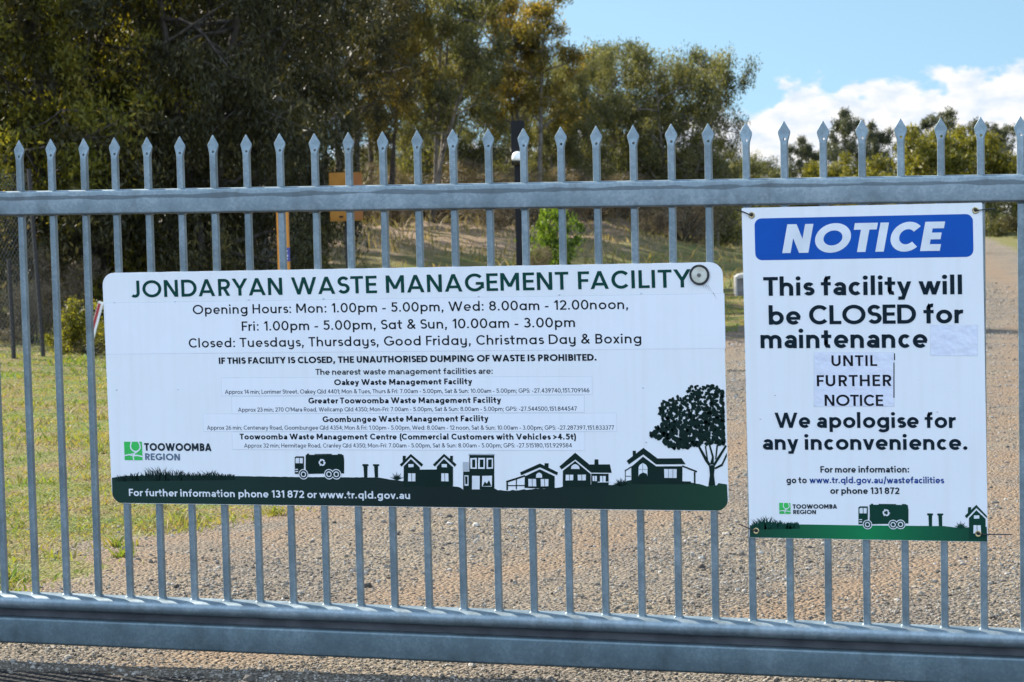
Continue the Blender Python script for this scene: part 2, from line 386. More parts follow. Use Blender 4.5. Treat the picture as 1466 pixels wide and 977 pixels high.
G = {'band_patch': [(-1019, 277), (1028, 280), (1027, 117), (-1024, 112)], 'patches': [[(-741, 168), (788, 175), (788, 123), (-742, 115)], [(-620, 33), (610, 33), (609, -21), (-621, -24)], [(-586, -27), (584, -25), (582, -76), (-587, -81)], [(-688, -83), (684, -79), (683, -134), (-689, -138)], [(-590, -141), (582, -137), (580, -193), (-591, -196)]], 'rivets': [(-985, 280), (-770, 280), (-514, 283), (-258, 282), (256, 283), (515, 285), (773, 285), (-991, -4), (-773, -3), (771, 0), (775, -166)], 'logo': [(-970, -173), (-909, -173), (-912, -232), (-973, -233)], 'hill': [(-1031, -291), (-977, -285), (-836, -281), (-582, -282), (-382, -283), (-96, -282), (-59, -288), (-16, -292), (40, -289), (155, -306), (183, -316), (227, -316), (287, -314), (316, -320), (383, -315), (482, -309), (511, -303), (588, -297), (664, -298), (720, -285), (747, -282), (760, -287), (814, -287), (884, -285), (926, -293), (961, -298), (991, -295), (996, -290), (1021, -293)], 'grass1': [(-1031, -291), (-582, -282)], 'truck1': {'dark': [[(-377, -221), (-373, -217), (-345, -217), (-348, -273), (-379, -273)], [(-339, -212), (-211, -211), (-209, -227), (-211, -270), (-342, -273)], [(-349, -263), (-334, -263), (-334, -275), (-349, -275)], [(-335, -208), (-327, -208), (-327, -212), (-335, -212)], [(-309, -209), (-250, -208), (-250, -211), (-309, -211)], [(-230, -208), (-215, -209), (-216, -211), (-230, -211)]], 'white': [[(-374, -224), (-371, -222), (-362, -222), (-363, -239), (-375, -239)], [(-360, -222), (-349, -222), (-350, -239), (-361, -239)], [(-342, -219), (-340, -219), (-341, -252), (-343, -252)], [(-377, -257), (-367, -257), (-367, -260), (-377, -260)], [(-377, -264), (-367, -264), (-367, -267), (-377, -267)]], 'wheels': [(-349, -274, 14), (-262, -273, 14), (-237, -273, 14)], 'rec': (-284, -236, 13)}, 'bins1': [[(-145, -246), (-131, -246), (-133, -282), (-144, -282)], [(-149, -242), (-146, -240), (-130, -240), (-127, -242), (-128, -246), (-147, -247)], [(-109, -246), (-96, -245), (-97, -281), (-108, -282)], [(-113, -241), (-110, -240), (-94, -240), (-91, -241), (-93, -246), (-112, -246)]], 'house1': {'dark': [[(-23, -241), (15, -207), (55, -240), (49, -247), (15, -216), (-17, -247)], [(-10, -246), (15, -223), (43, -249), (41, -307), (-13, -311)], [(-12, -213), (-2, -213), (-3, -224), (-13, -232)], [(87, -240), (125, -206), (165, -239), (159, -246), (125, -215), (93, -246)], [(100, -246), (124, -222), (153, -248), (151, -306), (97, -310)], [(145, -212), (154, -212), (153, -232), (144, -223)], [(41, -256), (100, -255), (98, -310), (39, -311)]], 'white': [[(6, -239), (23, -239), (23, -248), (6, -249)], [(4, -268), (28, -268), (27, -293), (3, -293)], [(116, -238), (133, -238), (133, -248), (116, -248)], [(114, -267), (137, -267), (137, -292), (113, -292)]]}, 'house2': {'dark': [[(208, -209), (289, -209), (286, -316), (204, -316)], [(186, -261), (207, -261), (205, -316), (184, -317)]], 'white': [[(211, -219), (232, -218), (231, -252), (210, -252)], [(237, -218), (259, -218), (257, -252), (235, -252)], [(264, -218), (285, -218), (284, -251), (263, -252)], [(215, -274), (240, -274), (238, -316), (213, -316)], [(190, -273), (203, -273), (202, -305), (189, -305)], [(248, -274), (280, -273), (278, -307), (246, -307)]], 'dark2': [[(217, -223), (227, -223), (226, -248), (216, -248)], [(242, -223), (254, -223), (253, -247), (241, -247)], [(269, -223), (281, -222), (280, -247), (268, -247)], [(192, -276), (200, -276), (199, -300), (192, -300)], [(248, -306), (256, -291), (262, -298), (270, -287), (277, -305)]], 'pale': [[(186, -231), (205, -231), (204, -259), (185, -259)]], 'rail': [[(206, -205), (291, -205), (291, -209), (206, -209)]]}, 'house3': {'dark': [[(371, -262), (436, -234), (493, -261), (490, -270), (436, -246), (374, -271)], [(451, -233), (464, -233), (463, -249), (450, -249)], [(386, -274), (435, -252), (482, -273), (481, -312), (384, -310)], [(325, -289), (387, -270), (387, -275), (326, -295)], [(326, -290), (331, -290), (330, -318), (325, -318)], [(357, -283), (360, -283), (359, -315), (356, -315)], [(326, -302), (386, -301), (386, -304), (326, -305)]], 'white': [[(397, -282), (422, -282), (422, -305), (397, -305)], [(437, -282), (462, -282), (461, -304), (437, -305)], [(422, -278), (423, -269), (427, -264), (433, -262), (438, -264), (442, -269), (442, -278)]]}, 'house4': {'dark': [[(498, -243), (550, -200), (594, -236), (659, -235), (664, -261), (599, -261), (550, -221), (505, -252)], [(509, -256), (549, -226), (597, -265), (596, -304), (507, -305)], [(599, -264), (654, -264), (653, -302), (598, -302)], [(611, -220), (623, -220), (623, -238), (610, -238)]], 'white': [[(518, -268), (542, -268), (541, -285), (517, -286)], [(556, -268), (582, -267), (581, -285), (556, -285)], [(603, -271), (617, -271), (616, -287), (603, -287)], [(627, -271), (645, -271), (644, -290), (626, -290)], [(535, -250), (537, -242), (543, -237), (549, -235), (555, -237), (561, -242), (563, -250)], [(619, -289), (664, -288), (664, -290), (619, -291)]]}, 'house5': {'dark': [[(712, -224), (766, -184), (809, -216), (884, -215), (896, -233), (804, -234), (765, -204), (719, -235)], [(732, -193), (742, -193), (742, -212), (732, -212)], [(726, -242), (764, -211), (804, -240), (886, -239), (884, -294), (725, -295)], [(705, -253), (727, -240), (727, -244), (705, -257)], [(886, -236), (931, -253), (930, -258), (886, -241)], [(921, -256), (926, -256), (925, -295), (920, -296)], [(884, -285), (911, -285), (911, -293), (884, -294)], [(706, -270), (724, -270), (724, -272), (706, -272)], [(706, -255), (708, -255), (707, -292), (705, -292)]], 'white': [[(748, -275), (749, -244), (753, -236), (763, -230), (773, -236), (777, -244), (776, -274)], [(829, -248), (868, -248), (867, -275), (829, -275)]], 'dark2': [[(762, -231), (763, -231), (762, -267), (761, -267)], [(749, -249), (776, -249), (776, -250), (749, -250)], [(746, -277), (751, -265), (763, -259), (774, -263), (778, -276)], [(842, -248), (843, -248), (842, -275), (841, -275)], [(856, -248), (857, -248), (856, -275), (855, -275)]]}, 'treecrown': [(785, -134), (812, -118), (824, -98), (818, -79), (821, -59), (835, -41), (868, -29), (899, -29), (906, -7), (925, 7), (962, 2), (985, 9), (1017, -5), (1028, -16), (1025, -170), (985, -170), (939, -175), (897, -184), (864, -185), (836, -171), (813, -155), (790, -148)], 'treewood': [[(965, -297), (970, -265), (968, -238), (978, -234), (986, -238), (983, -265), (986, -297)], [(968, -239), (956, -222), (933, -175), (939, -173), (963, -215), (974, -234)], [(971, -233), (978, -211), (968, -170), (973, -170), (984, -209), (983, -233)], [(961, -215), (957, -177), (961, -177), (966, -220)], [(980, -234), (998, -206), (1020, -174), (1025, -177), (1004, -211), (986, -238)], [(985, -243), (1007, -231), (1024, -197), (1024, -208), (1010, -237), (987, -248)], [(987, -220), (993, -174), (998, -174), (992, -215)]], 'tufts': [(-34, -284), (695, -296), (691, -296), (258, -302), (447, -305)], 'ntuft': (277, -450), 'disc': (955, 338), 'blue': [(-313, 462), (327, 462), (327, 338), (-316, 338)], 'npatch1': [(199, 141), (336, 140), (333, 51), (198, 52)], 'npatch2': [(-145, 63), (91, 61), (88, -97), (-149, -98)], 'nbars': [[(91, 59), (94, 59), (94, 39), (91, 39)], [(89, 32), (92, 32), (90, -72), (87, -72)]], 'nhill': [(-359, -456), (-205, -451), (-24, -451), (228, -449), (266, -453), (351, -449)], 'ngrass': [(-359, -457), (-201, -452)], 'ntruck': {'dark': [[(-23, -398), (-19, -394), (5, -394), (4, -447), (-24, -448)], [(10, -389), (123, -388), (125, -403), (124, -443), (9, -447)], [(3, -437), (16, -437), (16, -449), (3, -449)], [(14, -386), (21, -386), (21, -389), (14, -389)], [(37, -386), (89, -386), (89, -388), (37, -389)], [(106, -385), (119, -386), (119, -388), (106, -388)]], 'white': [[(-20, -401), (-17, -399), (-10, -399), (-10, -415), (-20, -415)], [(-8, -399), (2, -399), (1, -415), (-8, -415)], [(8, -397), (10, -397), (10, -428), (8, -428)], [(-22, -433), (-13, -432), (-13, -435), (-22, -435)], [(-22, -439), (-13, -439), (-13, -442), (-22, -442)]], 'wheels': [(3, -448, 12), (79, -447, 12), (101, -446, 12)], 'rec': (59, -412, 12)}, 'nbins': [[(183, -417), (194, -417), (193, -450), (184, -450)], [(179, -414), (181, -412), (195, -412), (197, -413), (196, -418), (180, -418)], [(212, -417), (223, -417), (223, -449), (213, -449)], [(208, -413), (211, -412), (224, -412), (227, -413), (226, -417), (210, -418)]], 'nhouse': {'dark': [[(289, -418), (323, -385), (360, -417), (355, -424), (323, -394), (294, -425)], [(301, -424), (323, -401), (349, -426), (348, -482), (300, -487)], [(299, -392), (308, -392), (307, -402), (298, -409)]], 'white': [[(316, -416), (331, -416), (331, -425), (315, -426)], [(314, -445), (335, -445), (335, -469), (313, -469)]]}, 'nlogo': [(-260, -387), (-227, -387), (-228, -420), (-261, -420)], 'eyelets': [(-324, 472), (335, 472), (-333, -473), (327, -470)], 'ties': [[(-324, 472), (-347, 482), (-369, 489)], [(335, 472), (361, 474), (393, 476)], [(-333, -473), (-361, -462), (-387, -453)], [(327, -470), (371, -471), (424, -471)]], 'marks': [(-267, -65), (-313, -136), (213, -113)]}
# ------------------------------------------------------------------ the gate
M_GALV = mat_galv('galvanised_steel')
M_GALVD = mat_galv('shade_toned_galvanised_beam', dull=(.56, .62, .63))  # same steel, colour lowered for the shadowed ground the beam reflects
M_GALVP = mat_galv('galvanised_picket_tube', dull=(.86, .87, .87))
M_RAIL = mat_galv('galvanised_rail_with_runoff_stain', stain=1.3045)
M_WEB = mat_noise('shade_darkened_web_steel', (.045, .048, .055), (.085, .088, .095), 12, .6, .3)  # shade of the recess put into a darker steel colour
M_RUBBER = mat_plain('black_rubber', (.02, .02, .022), .6)
PITCH_X = 0.115
X_OFF = -13.5 * PITCH_X
GX0, GX1 = -3.05, 2.72
gate = empty('sliding_gate', (0, 0, GZ))
tag(gate, 'galvanised steel sliding gate of spear topped pickets between two heavy rails across the gravel road', 'gate')
def rail_mesh(mb, y0, y1, z0, z1, r, x0=GX0, x1=GX1):
    ring = rrect(y1 - y0, z1 - z0, r, 7)
    cy, cz = (y0 + y1) / 2, (z0 + z1) / 2
    xs = np.linspace(x0, x1, 2)
    mb.loft([[(x, cy + a, cz + b) for a, b in ring] for x in xs])
    return mb
def flat_smooth(o, ang=35):
    for p in o.data.polygons: p.use_smooth = True
    try:
        o.data.set_sharp_from_angle(angle=R_(ang))
    except Exception:
        pass
    return o
HT = 1.4936
tr_ = rail_mesh(MB(), -.0195, .0405, 1.2475, 1.3270, .007).build('top_rail', M_RAIL, gate); flat_smooth(tr_, 60)
br_ = rail_mesh(MB(), -.052, .046, -.0465, 0.0, .020).build('bottom_rail', M_GALV, gate); flat_smooth(br_, 60)
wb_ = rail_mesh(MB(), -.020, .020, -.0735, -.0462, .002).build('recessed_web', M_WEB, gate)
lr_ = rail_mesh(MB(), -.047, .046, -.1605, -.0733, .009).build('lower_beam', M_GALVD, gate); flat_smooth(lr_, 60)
def picket_mesh():
    mb = MB()
    rings = []
    for z, w, d, r in ((-.03, .0205, .0205, .0035), (-.001, .0285, .0285, .006), (.0022, .0262, .0262, .006), (.0040, .0205, .0205, .0035), (1.2435, .0205, .0205, .0035), (1.2452, .0265, .0265, .006), (1.2485, .0285, .0285, .006), (1.252, .0205, .0205, .0035), (HT - .068, .0205, .0205, .0035), (HT - .060, .0225, .0185, .0045), (HT - .050, .0285, .0130, .004),
                       (HT - .041, .0345, .0080, .003), (HT - .034, .0375, .0058, .002), (HT - .029, .0365, .0050, .002), (HT - .004, .0065, .0042, .0015), (HT, .0025, .0030, .001)):
        rings.append([(a, b, z) for a, b in rrect(w, d, r, 4)])
    mb.loft(rings)
    me = mb.mesh('picket', M_GALVP)
    # a small drilled hole through the crimp under each spear head
    ob = bpy.data.objects.new('picket_blank', me); COL.objects.link(ob)
    cut = MB().lathe([(.0042, -.05), (.0042, .05)], 14, 'y', (0.002, 0, HT - .053)).build('drill', M_GALV)
    md = ob.modifiers.new('hole', 'BOOLEAN'); md.operation = 'DIFFERENCE'; md.object = cut; md.solver = 'EXACT'
    dg = bpy.context.evaluated_depsgraph_get()
    out = bpy.data.meshes.new_from_object(ob.evaluated_get(dg))
    bpy.data.objects.remove(ob); bpy.data.objects.remove(cut)
    out.name = 'picket'
    if not out.materials: out.materials.append(M_GALV)
    for p in out.polygons: p.use_smooth = True
    try: out.set_sharp_from_angle(angle=R_(42))
    except Exception: pass
    return out
pk = picket_mesh()
rg = random.Random(5)
for k in range(-12, 37):
    x = X_OFF + k * PITCH_X
    if not (GX0 + .05 < x < GX1 - .05): continue
    o = bpy.data.objects.new('picket', pk)
    o.location = (x, 0, rg.uniform(-.0012, .0012))
    o.rotation_euler = (rg.uniform(-.0012, .0012), rg.uniform(-.0014, .0014), rg.uniform(-.06, .06))
    link(o, gate)
# welded rust-tinted line under the top rail where pickets meet it, and the rollers that carry the gate
M_WHEEL = mat_plain('worn_roller_steel', (.18, .17, .16), .5, .6)
for x in (-2.75, 2.4):
    MB().lathe([(.012, -.018), (.048, -.018), (.050, -.012), (.042, 0), (.050, .012), (.048, .018), (.012, .018)], 28, 'y', (x, 0, -.1615)).build('roller_wheel', M_WHEEL, gate)

# ------------------------------------------------------------------ stroke lettering
def ribbon(pts, w):
    pts = [np.array(p, float) for p in pts]
    n = len(pts); L_, R2 = [], []
    closed = n > 4 and np.hypot(*(pts[0] - pts[-1])) < 1e-6
    for i in range(n):
        a = pts[i] - pts[i - 1] if i > 0 else (pts[-1] - pts[-2] if closed else pts[1] - pts[0])
        b = pts[i + 1] - pts[i] if i < n - 1 else (pts[1] - pts[0] if closed else a)
        a = a / (np.hypot(*a) + 1e-9); b = b / (np.hypot(*b) + 1e-9)
        t = a + b; t = t / (np.hypot(*t) + 1e-9)
        nn = np.array([-t[1], t[0]])
        c = max(.35, nn @ np.array([-a[1], a[0]]))
        L_.append(pts[i] + nn * w / 2 / c); R2.append(pts[i] - nn * w / 2 / c)
    return L_, R2
def earc(cx, cy, rx, ry, a0, a1, n=None):
    n = n or max(4, int(abs(a1 - a0) / 12))
    return [(cx + rx * math.cos(R_(a0 + (a1 - a0) * k / n)), cy + ry * math.sin(R_(a0 + (a1 - a0) * k / n))) for k in range(n + 1)]
class Glyph:
    def __init__(s, w): s.w = w; s.polys = []
    def v(s, x, y0, y1): s.polys.append([[(x - s.w / 2, y0), (x + s.w / 2, y0), (x + s.w / 2, y1), (x - s.w / 2, y1)]])
    def h(s, x0, x1, y, t=.92): q = s.w * t / 2; s.polys.append([[(x0, y - q), (x1, y - q), (x1, y + q), (x0, y + q)]])
    def d(s, x0, y0, x1, y1, t=.97):
        q = s.w * t / 2 * math.hypot(x1 - x0, y1 - y0) / abs(y1 - y0)
        s.polys.append([[(x0 - q, y0), (x0 + q, y0), (x1 + q, y1), (x1 - q, y1)]])
    def p(s, pts):
        a, b = ribbon(pts, s.w)
        s.polys.append([[tuple(a[i]), tuple(a[i + 1]), tuple(b[i + 1]), tuple(b[i])] for i in range(len(a) - 1)])
    def dot(s, x, y, r=None):
        r = r or max(s.w * .62, .075); s.polys.append([[(x + r * math.cos(k * math.pi / 5), y + r * math.sin(k * math.pi / 5)) for k in range(10)]])
def glyph(ch, w, alt=False):
    g = Glyph(w); h = w / 2; X = .70; xt = X - h; ASC = 1.03; DSC = -.27
    sb = .085
    if ch == ' ': return g, .29
    if ch == 'A':
        W = .86 + .35 * w; g.d(h * 1.1, 0, W / 2, 1); g.d(W - h * 1.1, 0, W / 2, 1); g.h(W * .22, W * .78, .27); return g, W + .03
    if ch in 'BPR':
        W = .62 + .2 * w if ch != 'P' else .60 + .2 * w
        g.v(h, 0, 1); m = {'B': .53, 'P': .44, 'R': .46}[ch]
        ry = (1 - h - m) / 2; xr = W - h - ry * (1.0)
        g.p([(h, 1 - h)] + earc(xr - (.03 if ch == 'B' else 0), (1 - h + m) / 2, ry, ry, 90, -90) + [(h, m)])
        if ch == 'B':
            ry = (m - h) / 2; g.p([(h, m)] + earc(W - h - ry, (m + h) / 2, ry, ry, 90, -90) + [(h, h)])
        if ch == 'R': g.d(W - h * 1.15, 0, W * .50, m)
        g.polys = [[[(x + sb, y) for x, y in q] for q in st] for st in g.polys]; return g, W + sb + .05
    if ch in 'CGOQ0':
        W = {'C': .93, 'G': .98, 'O': 1.04, 'Q': 1.04, '0': .68}[ch] + .12 * w
        rx, ry = W / 2 - h, .5 - h + .012
        if ch == 'C': g.p(earc(W / 2, .5, rx, ry, 42, 318)); adv = W - .02
        elif ch == 'G': g.p(earc(W / 2, .5, rx, ry, 42, 325)); g.v(W - h - .03, .16, .52); g.h(W * .56, W - .03, .52 - h * .9); adv = W + .05
        else:
            g.p(earc(W / 2, .5, rx, ry, 0, 360, 30)); adv = W + .09
            if ch == 'Q': g.d(W - .02, -.02, W * .62, .30)
        g.polys = [[[(x + .045, y) for x, y in q] for q in st] for st in g.polys]; return g, adv
    if ch == 'D':
        W = .82 + .15 * w; r = .5 - h; g.v(h, 0, 1); g.p([(h, 1 - h)] + earc(W - h - r * .95, .5, r * .95, r, 90, -90) + [(h, h)]); adv = W + .04
    elif ch == 'E': W = .58; g.v(h, 0, 1); [g.h(h, W, y) for y in (1 - h * .92, h * .92)]; g.h(h, W - .04, .51); adv = W + .03
    elif ch == 'F': W = .56; g.v(h, 0, 1); g.h(h, W, 1 - h * .92); g.h(h, W - .05, .49); adv = W
    elif ch == 'H': W = .72 + .2 * w; g.v(h, 0, 1); g.v(W - h, 0, 1); g.h(h, W - h, .51); adv = W + sb
    elif ch == 'I': W = w; g.v(h, 0, 1); adv = W + sb
    elif ch == 'J':
        W = .44 + .3 * w; g.p([(W - h, 1)] + earc(W - h - .19, .19 + h, .19, .20, 0, -135)); adv = W + .03
        g.polys = [[[(x - .03, y) for x, y in q] for q in st] for st in g.polys]
    elif ch == 'K': W = .70 + .2 * w; g.v(h, 0, 1); g.d(w * .9, .36, W - h * 1.3, 1); g.d(W - h * 1.2, 0, W * .40, .60); adv = W
    elif ch == 'L': W = .54; g.v(h, 0, 1); g.h(h, W, h * .92); adv = W
    elif ch == 'M': W = .92 + .2 * w; g.v(h, 0, 1); g.v(W - h, 0, 1); g.d(h * 1.1, 1, W / 2, .22); g.d(W - h * 1.1, 1, W / 2, .22); adv = W + sb
    elif ch == 'N': W = .74 + .2 * w; g.v(h, 0, 1); g.v(W - h, 0, 1); g.d(h * 1.15, 1, W - h * 1.15, 0); adv = W + sb
    elif ch in 'S8sE3$':
        pass
    if ch in 'Ss':
        T = 1 if ch == 'S' else X; W = (.60 if ch == 'S' else .47) + .22 * w
        m = T * .51; ru = (T - h - m) / 2; rl = (m - h) / 2; rx = W / 2 - h
        g.p(earc(W / 2, m + ru, rx * .96, ru, 28, 270) + earc(W / 2, m - rl, rx, rl, 90, -152)[1:]); adv = W + .03
        g.polys = [[[(x + .04, y) for x, y in q] for q in st] for st in g.polys]; return g, adv + .01
    if ch == 'T': W = .66 + .1 * w; g.h(0, W, 1 - h * .92); g.v(W / 2, 0, 1); return g, W + .03
    if ch == 'U': W = .70 + .2 * w; rx = W / 2 - h; g.p([(h, 1)] + earc(W / 2, rx + h, rx, rx + .01, 180, 360) + [(W - h, 1)]); adv = W + sb
    if ch in 'Vv':
        T = 1 if ch == 'V' else X; W = (.86 if ch == 'V' else .60) + .3 * w; g.d(h * 1.1, T, W / 2, 0); g.d(W - h * 1.1, T, W / 2, 0); return g, W + .02
    if ch in 'Ww':
        T = 1 if ch == 'W' else X; W = (1.28 if ch == 'W' else .92) + .45 * w; q = W * .265 + h * .5
        g.d(h * 1.05, T, q, 0); g.d(W / 2, T, q, 0); g.d(W / 2, T, W - q, 0); g.d(W - h * 1.05, T, W - q, 0); return g, W + .02
    if ch in 'Xx':
        T = 1 if ch == 'X' else X; W = (.78 if ch == 'X' else .56) + .3 * w; g.d(h * 1.2, 0, W - h * 1.2, T); g.d(W - h * 1.2, 0, h * 1.2, T); return g, W + .02
    if ch == 'Y': W = .80 + .3 * w; g.d(h * 1.1, 1, W / 2, .40); g.d(W - h * 1.1, 1, W / 2, .40); g.v(W / 2, 0, .42); return g, W
    if ch in 'Zz':
        T = 1 if ch == 'Z' else X; W = (.68 if ch == 'Z' else .50) + .15 * w; g.h(0.01, W, T - h * .92); g.h(0, W, h * .92); g.d(h * 1.5, 0.02, W - h * 1.5, T - .02); return g, W + .06
    if ch == 'a' and not alt:
        W = .54 + .22 * w; rt = W / 2 - h
        g.p(earc(W / 2 + .01, X - h - rt * .85, rt - .01, rt * .85, 158, 0) + [(W - h, 0)])
        g.p(earc(W * .47, .215 + .005, W * .47 - h, .215 - h + .005, 0, 360, 24)); adv = W + sb
        g.polys = [[[(x + .05, y) for x, y in q] for q in st] for st in g.polys]; return g, adv + .03
    if ch in 'abdpqg':
        W = .66 + .2 * w; r = W / 2 - h; cy = X / 2
        g.p(earc(W / 2, cy, r, X / 2 - h + .008, 0, 360, 26))
        if ch == 'b': g.v(h, 0, ASC)
        if ch == 'd': g.v(W - h, 0, ASC)
        if ch == 'p': g.v(h, DSC, X)
        if ch == 'q': g.v(W - h, DSC, X)
        if ch == 'a': g.v(W - h, 0, X)
        if ch == 'g': g.p([(W - h, X)] + earc(W / 2, -.02, r, -DSC - .02 - h + .02, 0, -150))
        off = .085 if ch in 'bp' else .05
        g.polys = [[[(x + off, y) for x, y in q] for q in st] for st in g.polys]; return g, W + .14
    if ch in 'ceo':
        W = {'c': .58, 'e': .64, 'o': .68}[ch] + .2 * w; rx, ry = W / 2 - h, X / 2 - h + .008
        if ch == 'o': g.p(earc(W / 2, X / 2, rx, ry, 0, 360, 26))
        elif ch == 'c': g.p(earc(W / 2, X / 2, rx, ry, 45, 315))
        else: g.p(earc(W / 2, X / 2, rx, ry, -8, 318) if False else earc(W / 2, X / 2, rx, ry, 0, 316)); g.h(h, W - h * .3, X / 2 - h * .25, .8)
        g.polys = [[[(x + .05, y) for x, y in q] for q in st] for st in g.polys]; return g, W + (.05 if ch == 'c' else .10)
    if ch == 'f': g.p([(.13 + h, 0)] + [(.13 + h, ASC - .22)] + earc(.13 + h + .17, ASC - h - .15, .17, .15, 180, 75)); g.h(0, .36 + h, X - h * .92); return g, .40 + .6 * w
    if ch == 't': g.p([(.13 + h, .93), (.13 + h, .2)] + earc(.13 + h + .15, h + .14, .15, .14, 180, 285)); g.h(0, .38 + h, X - h * .92); return g, .43 + .6 * w
    if ch in 'hnmur':
        rr = .245
        if ch == 'h': g.v(h, 0, ASC)
        elif ch in 'nmr': g.v(h, 0, X)
        if ch in 'hn':
            W = .58 + .22 * w; rx = W / 2 - h; g.p([(h, X * .45)] + earc(W / 2, X - h - rx + .005, rx, rx, 180, 0) + [(W - h, 0)])
        elif ch == 'm':
            W = .94 + .3 * w; q = (W - w) / 4
            for c in (h + q, h + 3 * q): g.p([(c - q, X * .45)] + earc(c, X - h - q + .005, q, q, 180, 0) + [(c + q, 0)])
        elif ch == 'u':
            W = .58 + .22 * w; rx = W / 2 - h; g.p([(h, X)] + earc(W / 2, h + rx - .005, rx, rx, 180, 360)); g.v(W - h, 0, X)
        else:
            W = .36 + .15 * w; g.p([(h, X * .40)] + earc(h + .26, X - h - .24, .26, .24, 170, 82))
        adv = W + (.09 if ch != 'r' else .01)
    if ch in 'ijl':
        W = w
        if ch == 'j':
            g.p([(h, X)] + [(h, -.08)] + earc(h - .14, -.10, .14, .12, 0, -80))
        else: g.v(h, 0, ASC if ch == 'l' else X)
        if ch != 'l': g.dot(h, .915)
        adv = W + .10
    if ch == 'k': W = .54 + .2 * w; g.v(h, 0, ASC); g.d(w * .9, .24, W - h * 1.3, X); g.d(W - h * 1.2, 0, W * .42, .40); adv = W
    if ch == 'y':
        if alt:
            W = .58 + .22 * w; rx = W / 2 - h; g.p([(h, X)] + earc(W / 2, h + rx - .005, rx, rx, 180, 360)); g.p([(W - h, X)] + earc(W / 2, -.02, rx, -DSC - h, 0, -145)); adv = W + .09
        else:
            W = .60 + .3 * w; g.d(h * 1.1, X, W / 2 + .01, 0); xx = W / 2 - (W / 2 - h * 1.1) * .34; g.d(W - h * 1.1, X, W / 2 - (W / 2 - h) * .36, -.26); g.h(.06, W / 2 - (W / 2 - h) * .36 + h, -.26 + h * .9); return g, W + .02
    if ch == '1': W = .30 + .4 * w; g.v(W - h, 0, 1); g.d(h * .9, .74, W - h * 1.2, .985); adv = W + sb - .02
    if ch == '2':
        W = .60 + .2 * w; r = W / 2 - h; g.p(earc(W / 2, 1 - h - r, r, r, 165, -38) + [(h * 1.6, h)]); g.h(.02, W, h * .92); adv = W + .04
    if ch == '3':
        W = .60 + .2 * w; ru = (1 - h - .53) / 2; rl = (.53 - h) / 2
        g.p(earc(W / 2 - .02, .53 + ru, W / 2 - h - .02, ru, 150, -90)); g.p(earc(W / 2 - .02, h + rl, W / 2 - h + .02, rl, 90, -150)); adv = W + .05
    if ch == '4': W = .68 + .2 * w; g.v(W - .16 - h, 0, 1); g.h(.02, W, .24 + h); g.d(h * 1.5, .26, W - .18 - h, .99); adv = W + .02
    if ch == '5':
        W = .60 + .2 * w; rl = (.62 - h) / 2; g.h(.1, W - .03, 1 - h * .92); g.p([(.1 + h, 1), (.08 + h, .52)]); g.p([(.08 + h, .53)] + earc(W / 2 - .02, h + rl, W / 2 - h + .02, rl, 120, -150)); adv = W + .05
    if ch in '69':
        W = .64 + .2 * w; r = .31 - h * .5; rx = W / 2 - h
        a = earc(W / 2, .31, rx, .31 - h, 0, 360, 24); b = [(W * .66, 1.0)] + [(h + .06, .5)] + earc(W / 2, .31, rx, .31 - h, 155, 185)
        if ch == '9':
            a = [(W - x, 1 - y) for x, y in a]; b = [(W - x, 1 - y) for x, y in b]
        g.p(a); g.p(b); adv = W + .06
    if ch == '7': W = .60 + .1 * w; g.h(0, W, 1 - h * .92); g.d(W * .34, 0, W - h * 1.3, .99); adv = W + .02
    if ch == '8':
        W = .62 + .2 * w; g.p(earc(W / 2, h + (.54 - h) / 2, W / 2 - h, (.54 - h) / 2, 0, 360, 24)); g.p(earc(W / 2, .54 + (1 - h - .54) / 2, W / 2 - h - .03, (1 - h - .54) / 2, 0, 360, 24)); adv = W + .06
    if ch in '.:;,':
        r = max(w * .62, .075); W = 2 * r
        g.dot(r, r, r)
        if ch in ':;': g.dot(r, X - r, r)
        if ch in ',;': g.d(r * .5, -.16, r * 1.1, r, .8)
        adv = W + .09
    if ch == '-': W = .34; g.h(0, W, .34); adv = W + .08
    if ch == "'": W = w; g.v(h, .68, 1.03); adv = W + .07
    if ch == '/': W = .42; g.d(h, -.14, W - h, 1.04); adv = W + .03
    if ch in '()':
        W = .26; pts = earc(.46, .40, .40 - h, .76, 122, 238)
        if ch == ')': pts = [(.30 - x, y) for x, y in pts]
        g.p(pts); adv = W + .07
    if ch == '>': W = .55; g.p([(0.02, .72), (W - h, .42), (0.02, .12)]); adv = W + .08
    if ch == '&':
        W = .74 + .2 * w
        g.p([(W - h * .6, .02), (.20, .70)] + earc(.33, .80, .165, .16, 215, -60) + [(.16, .42)] + earc(.29, .235, .26 - h * .3, .235 - h, 130, 300) + [(W - .06, .46)]); adv = W + .04
    if not g.polys: return g, .3
    g.polys = [[[(x + sb * .55, y) for x, y in q] for q in st] for st in g.polys]
    return g, adv + sb * .55
def text_strokes(txt, u0, v0, u1, v1, cap, w, alt, shear):
    """returns lists of quads in mm, fitted between two baseline points"""
    gl = [glyph(c, w, alt) for c in txt]
    adv = sum(a for _, a in gl)
    tgt = math.hypot(u1 - u0, v1 - v0) / cap
    k = tgt / adv
    sx = min(1.17, max(.90, k))
    track = (tgt - adv * sx) / max(1, len(txt) - 1)
    ang = math.atan2(v1 - v0, u1 - u0); ca, sa = math.cos(ang), math.sin(ang)
    out = []; x = 0
    for g, a in gl:
        for si, st in enumerate(g.polys):
            out.append((si, [[(u0 + ((x + px * sx + shear * py) * ca - py * sa) * cap, v0 + ((x + px * sx + shear * py) * sa + py * ca) * cap) for px, py in q] for q in st]))
        x += a * sx + track
    return out

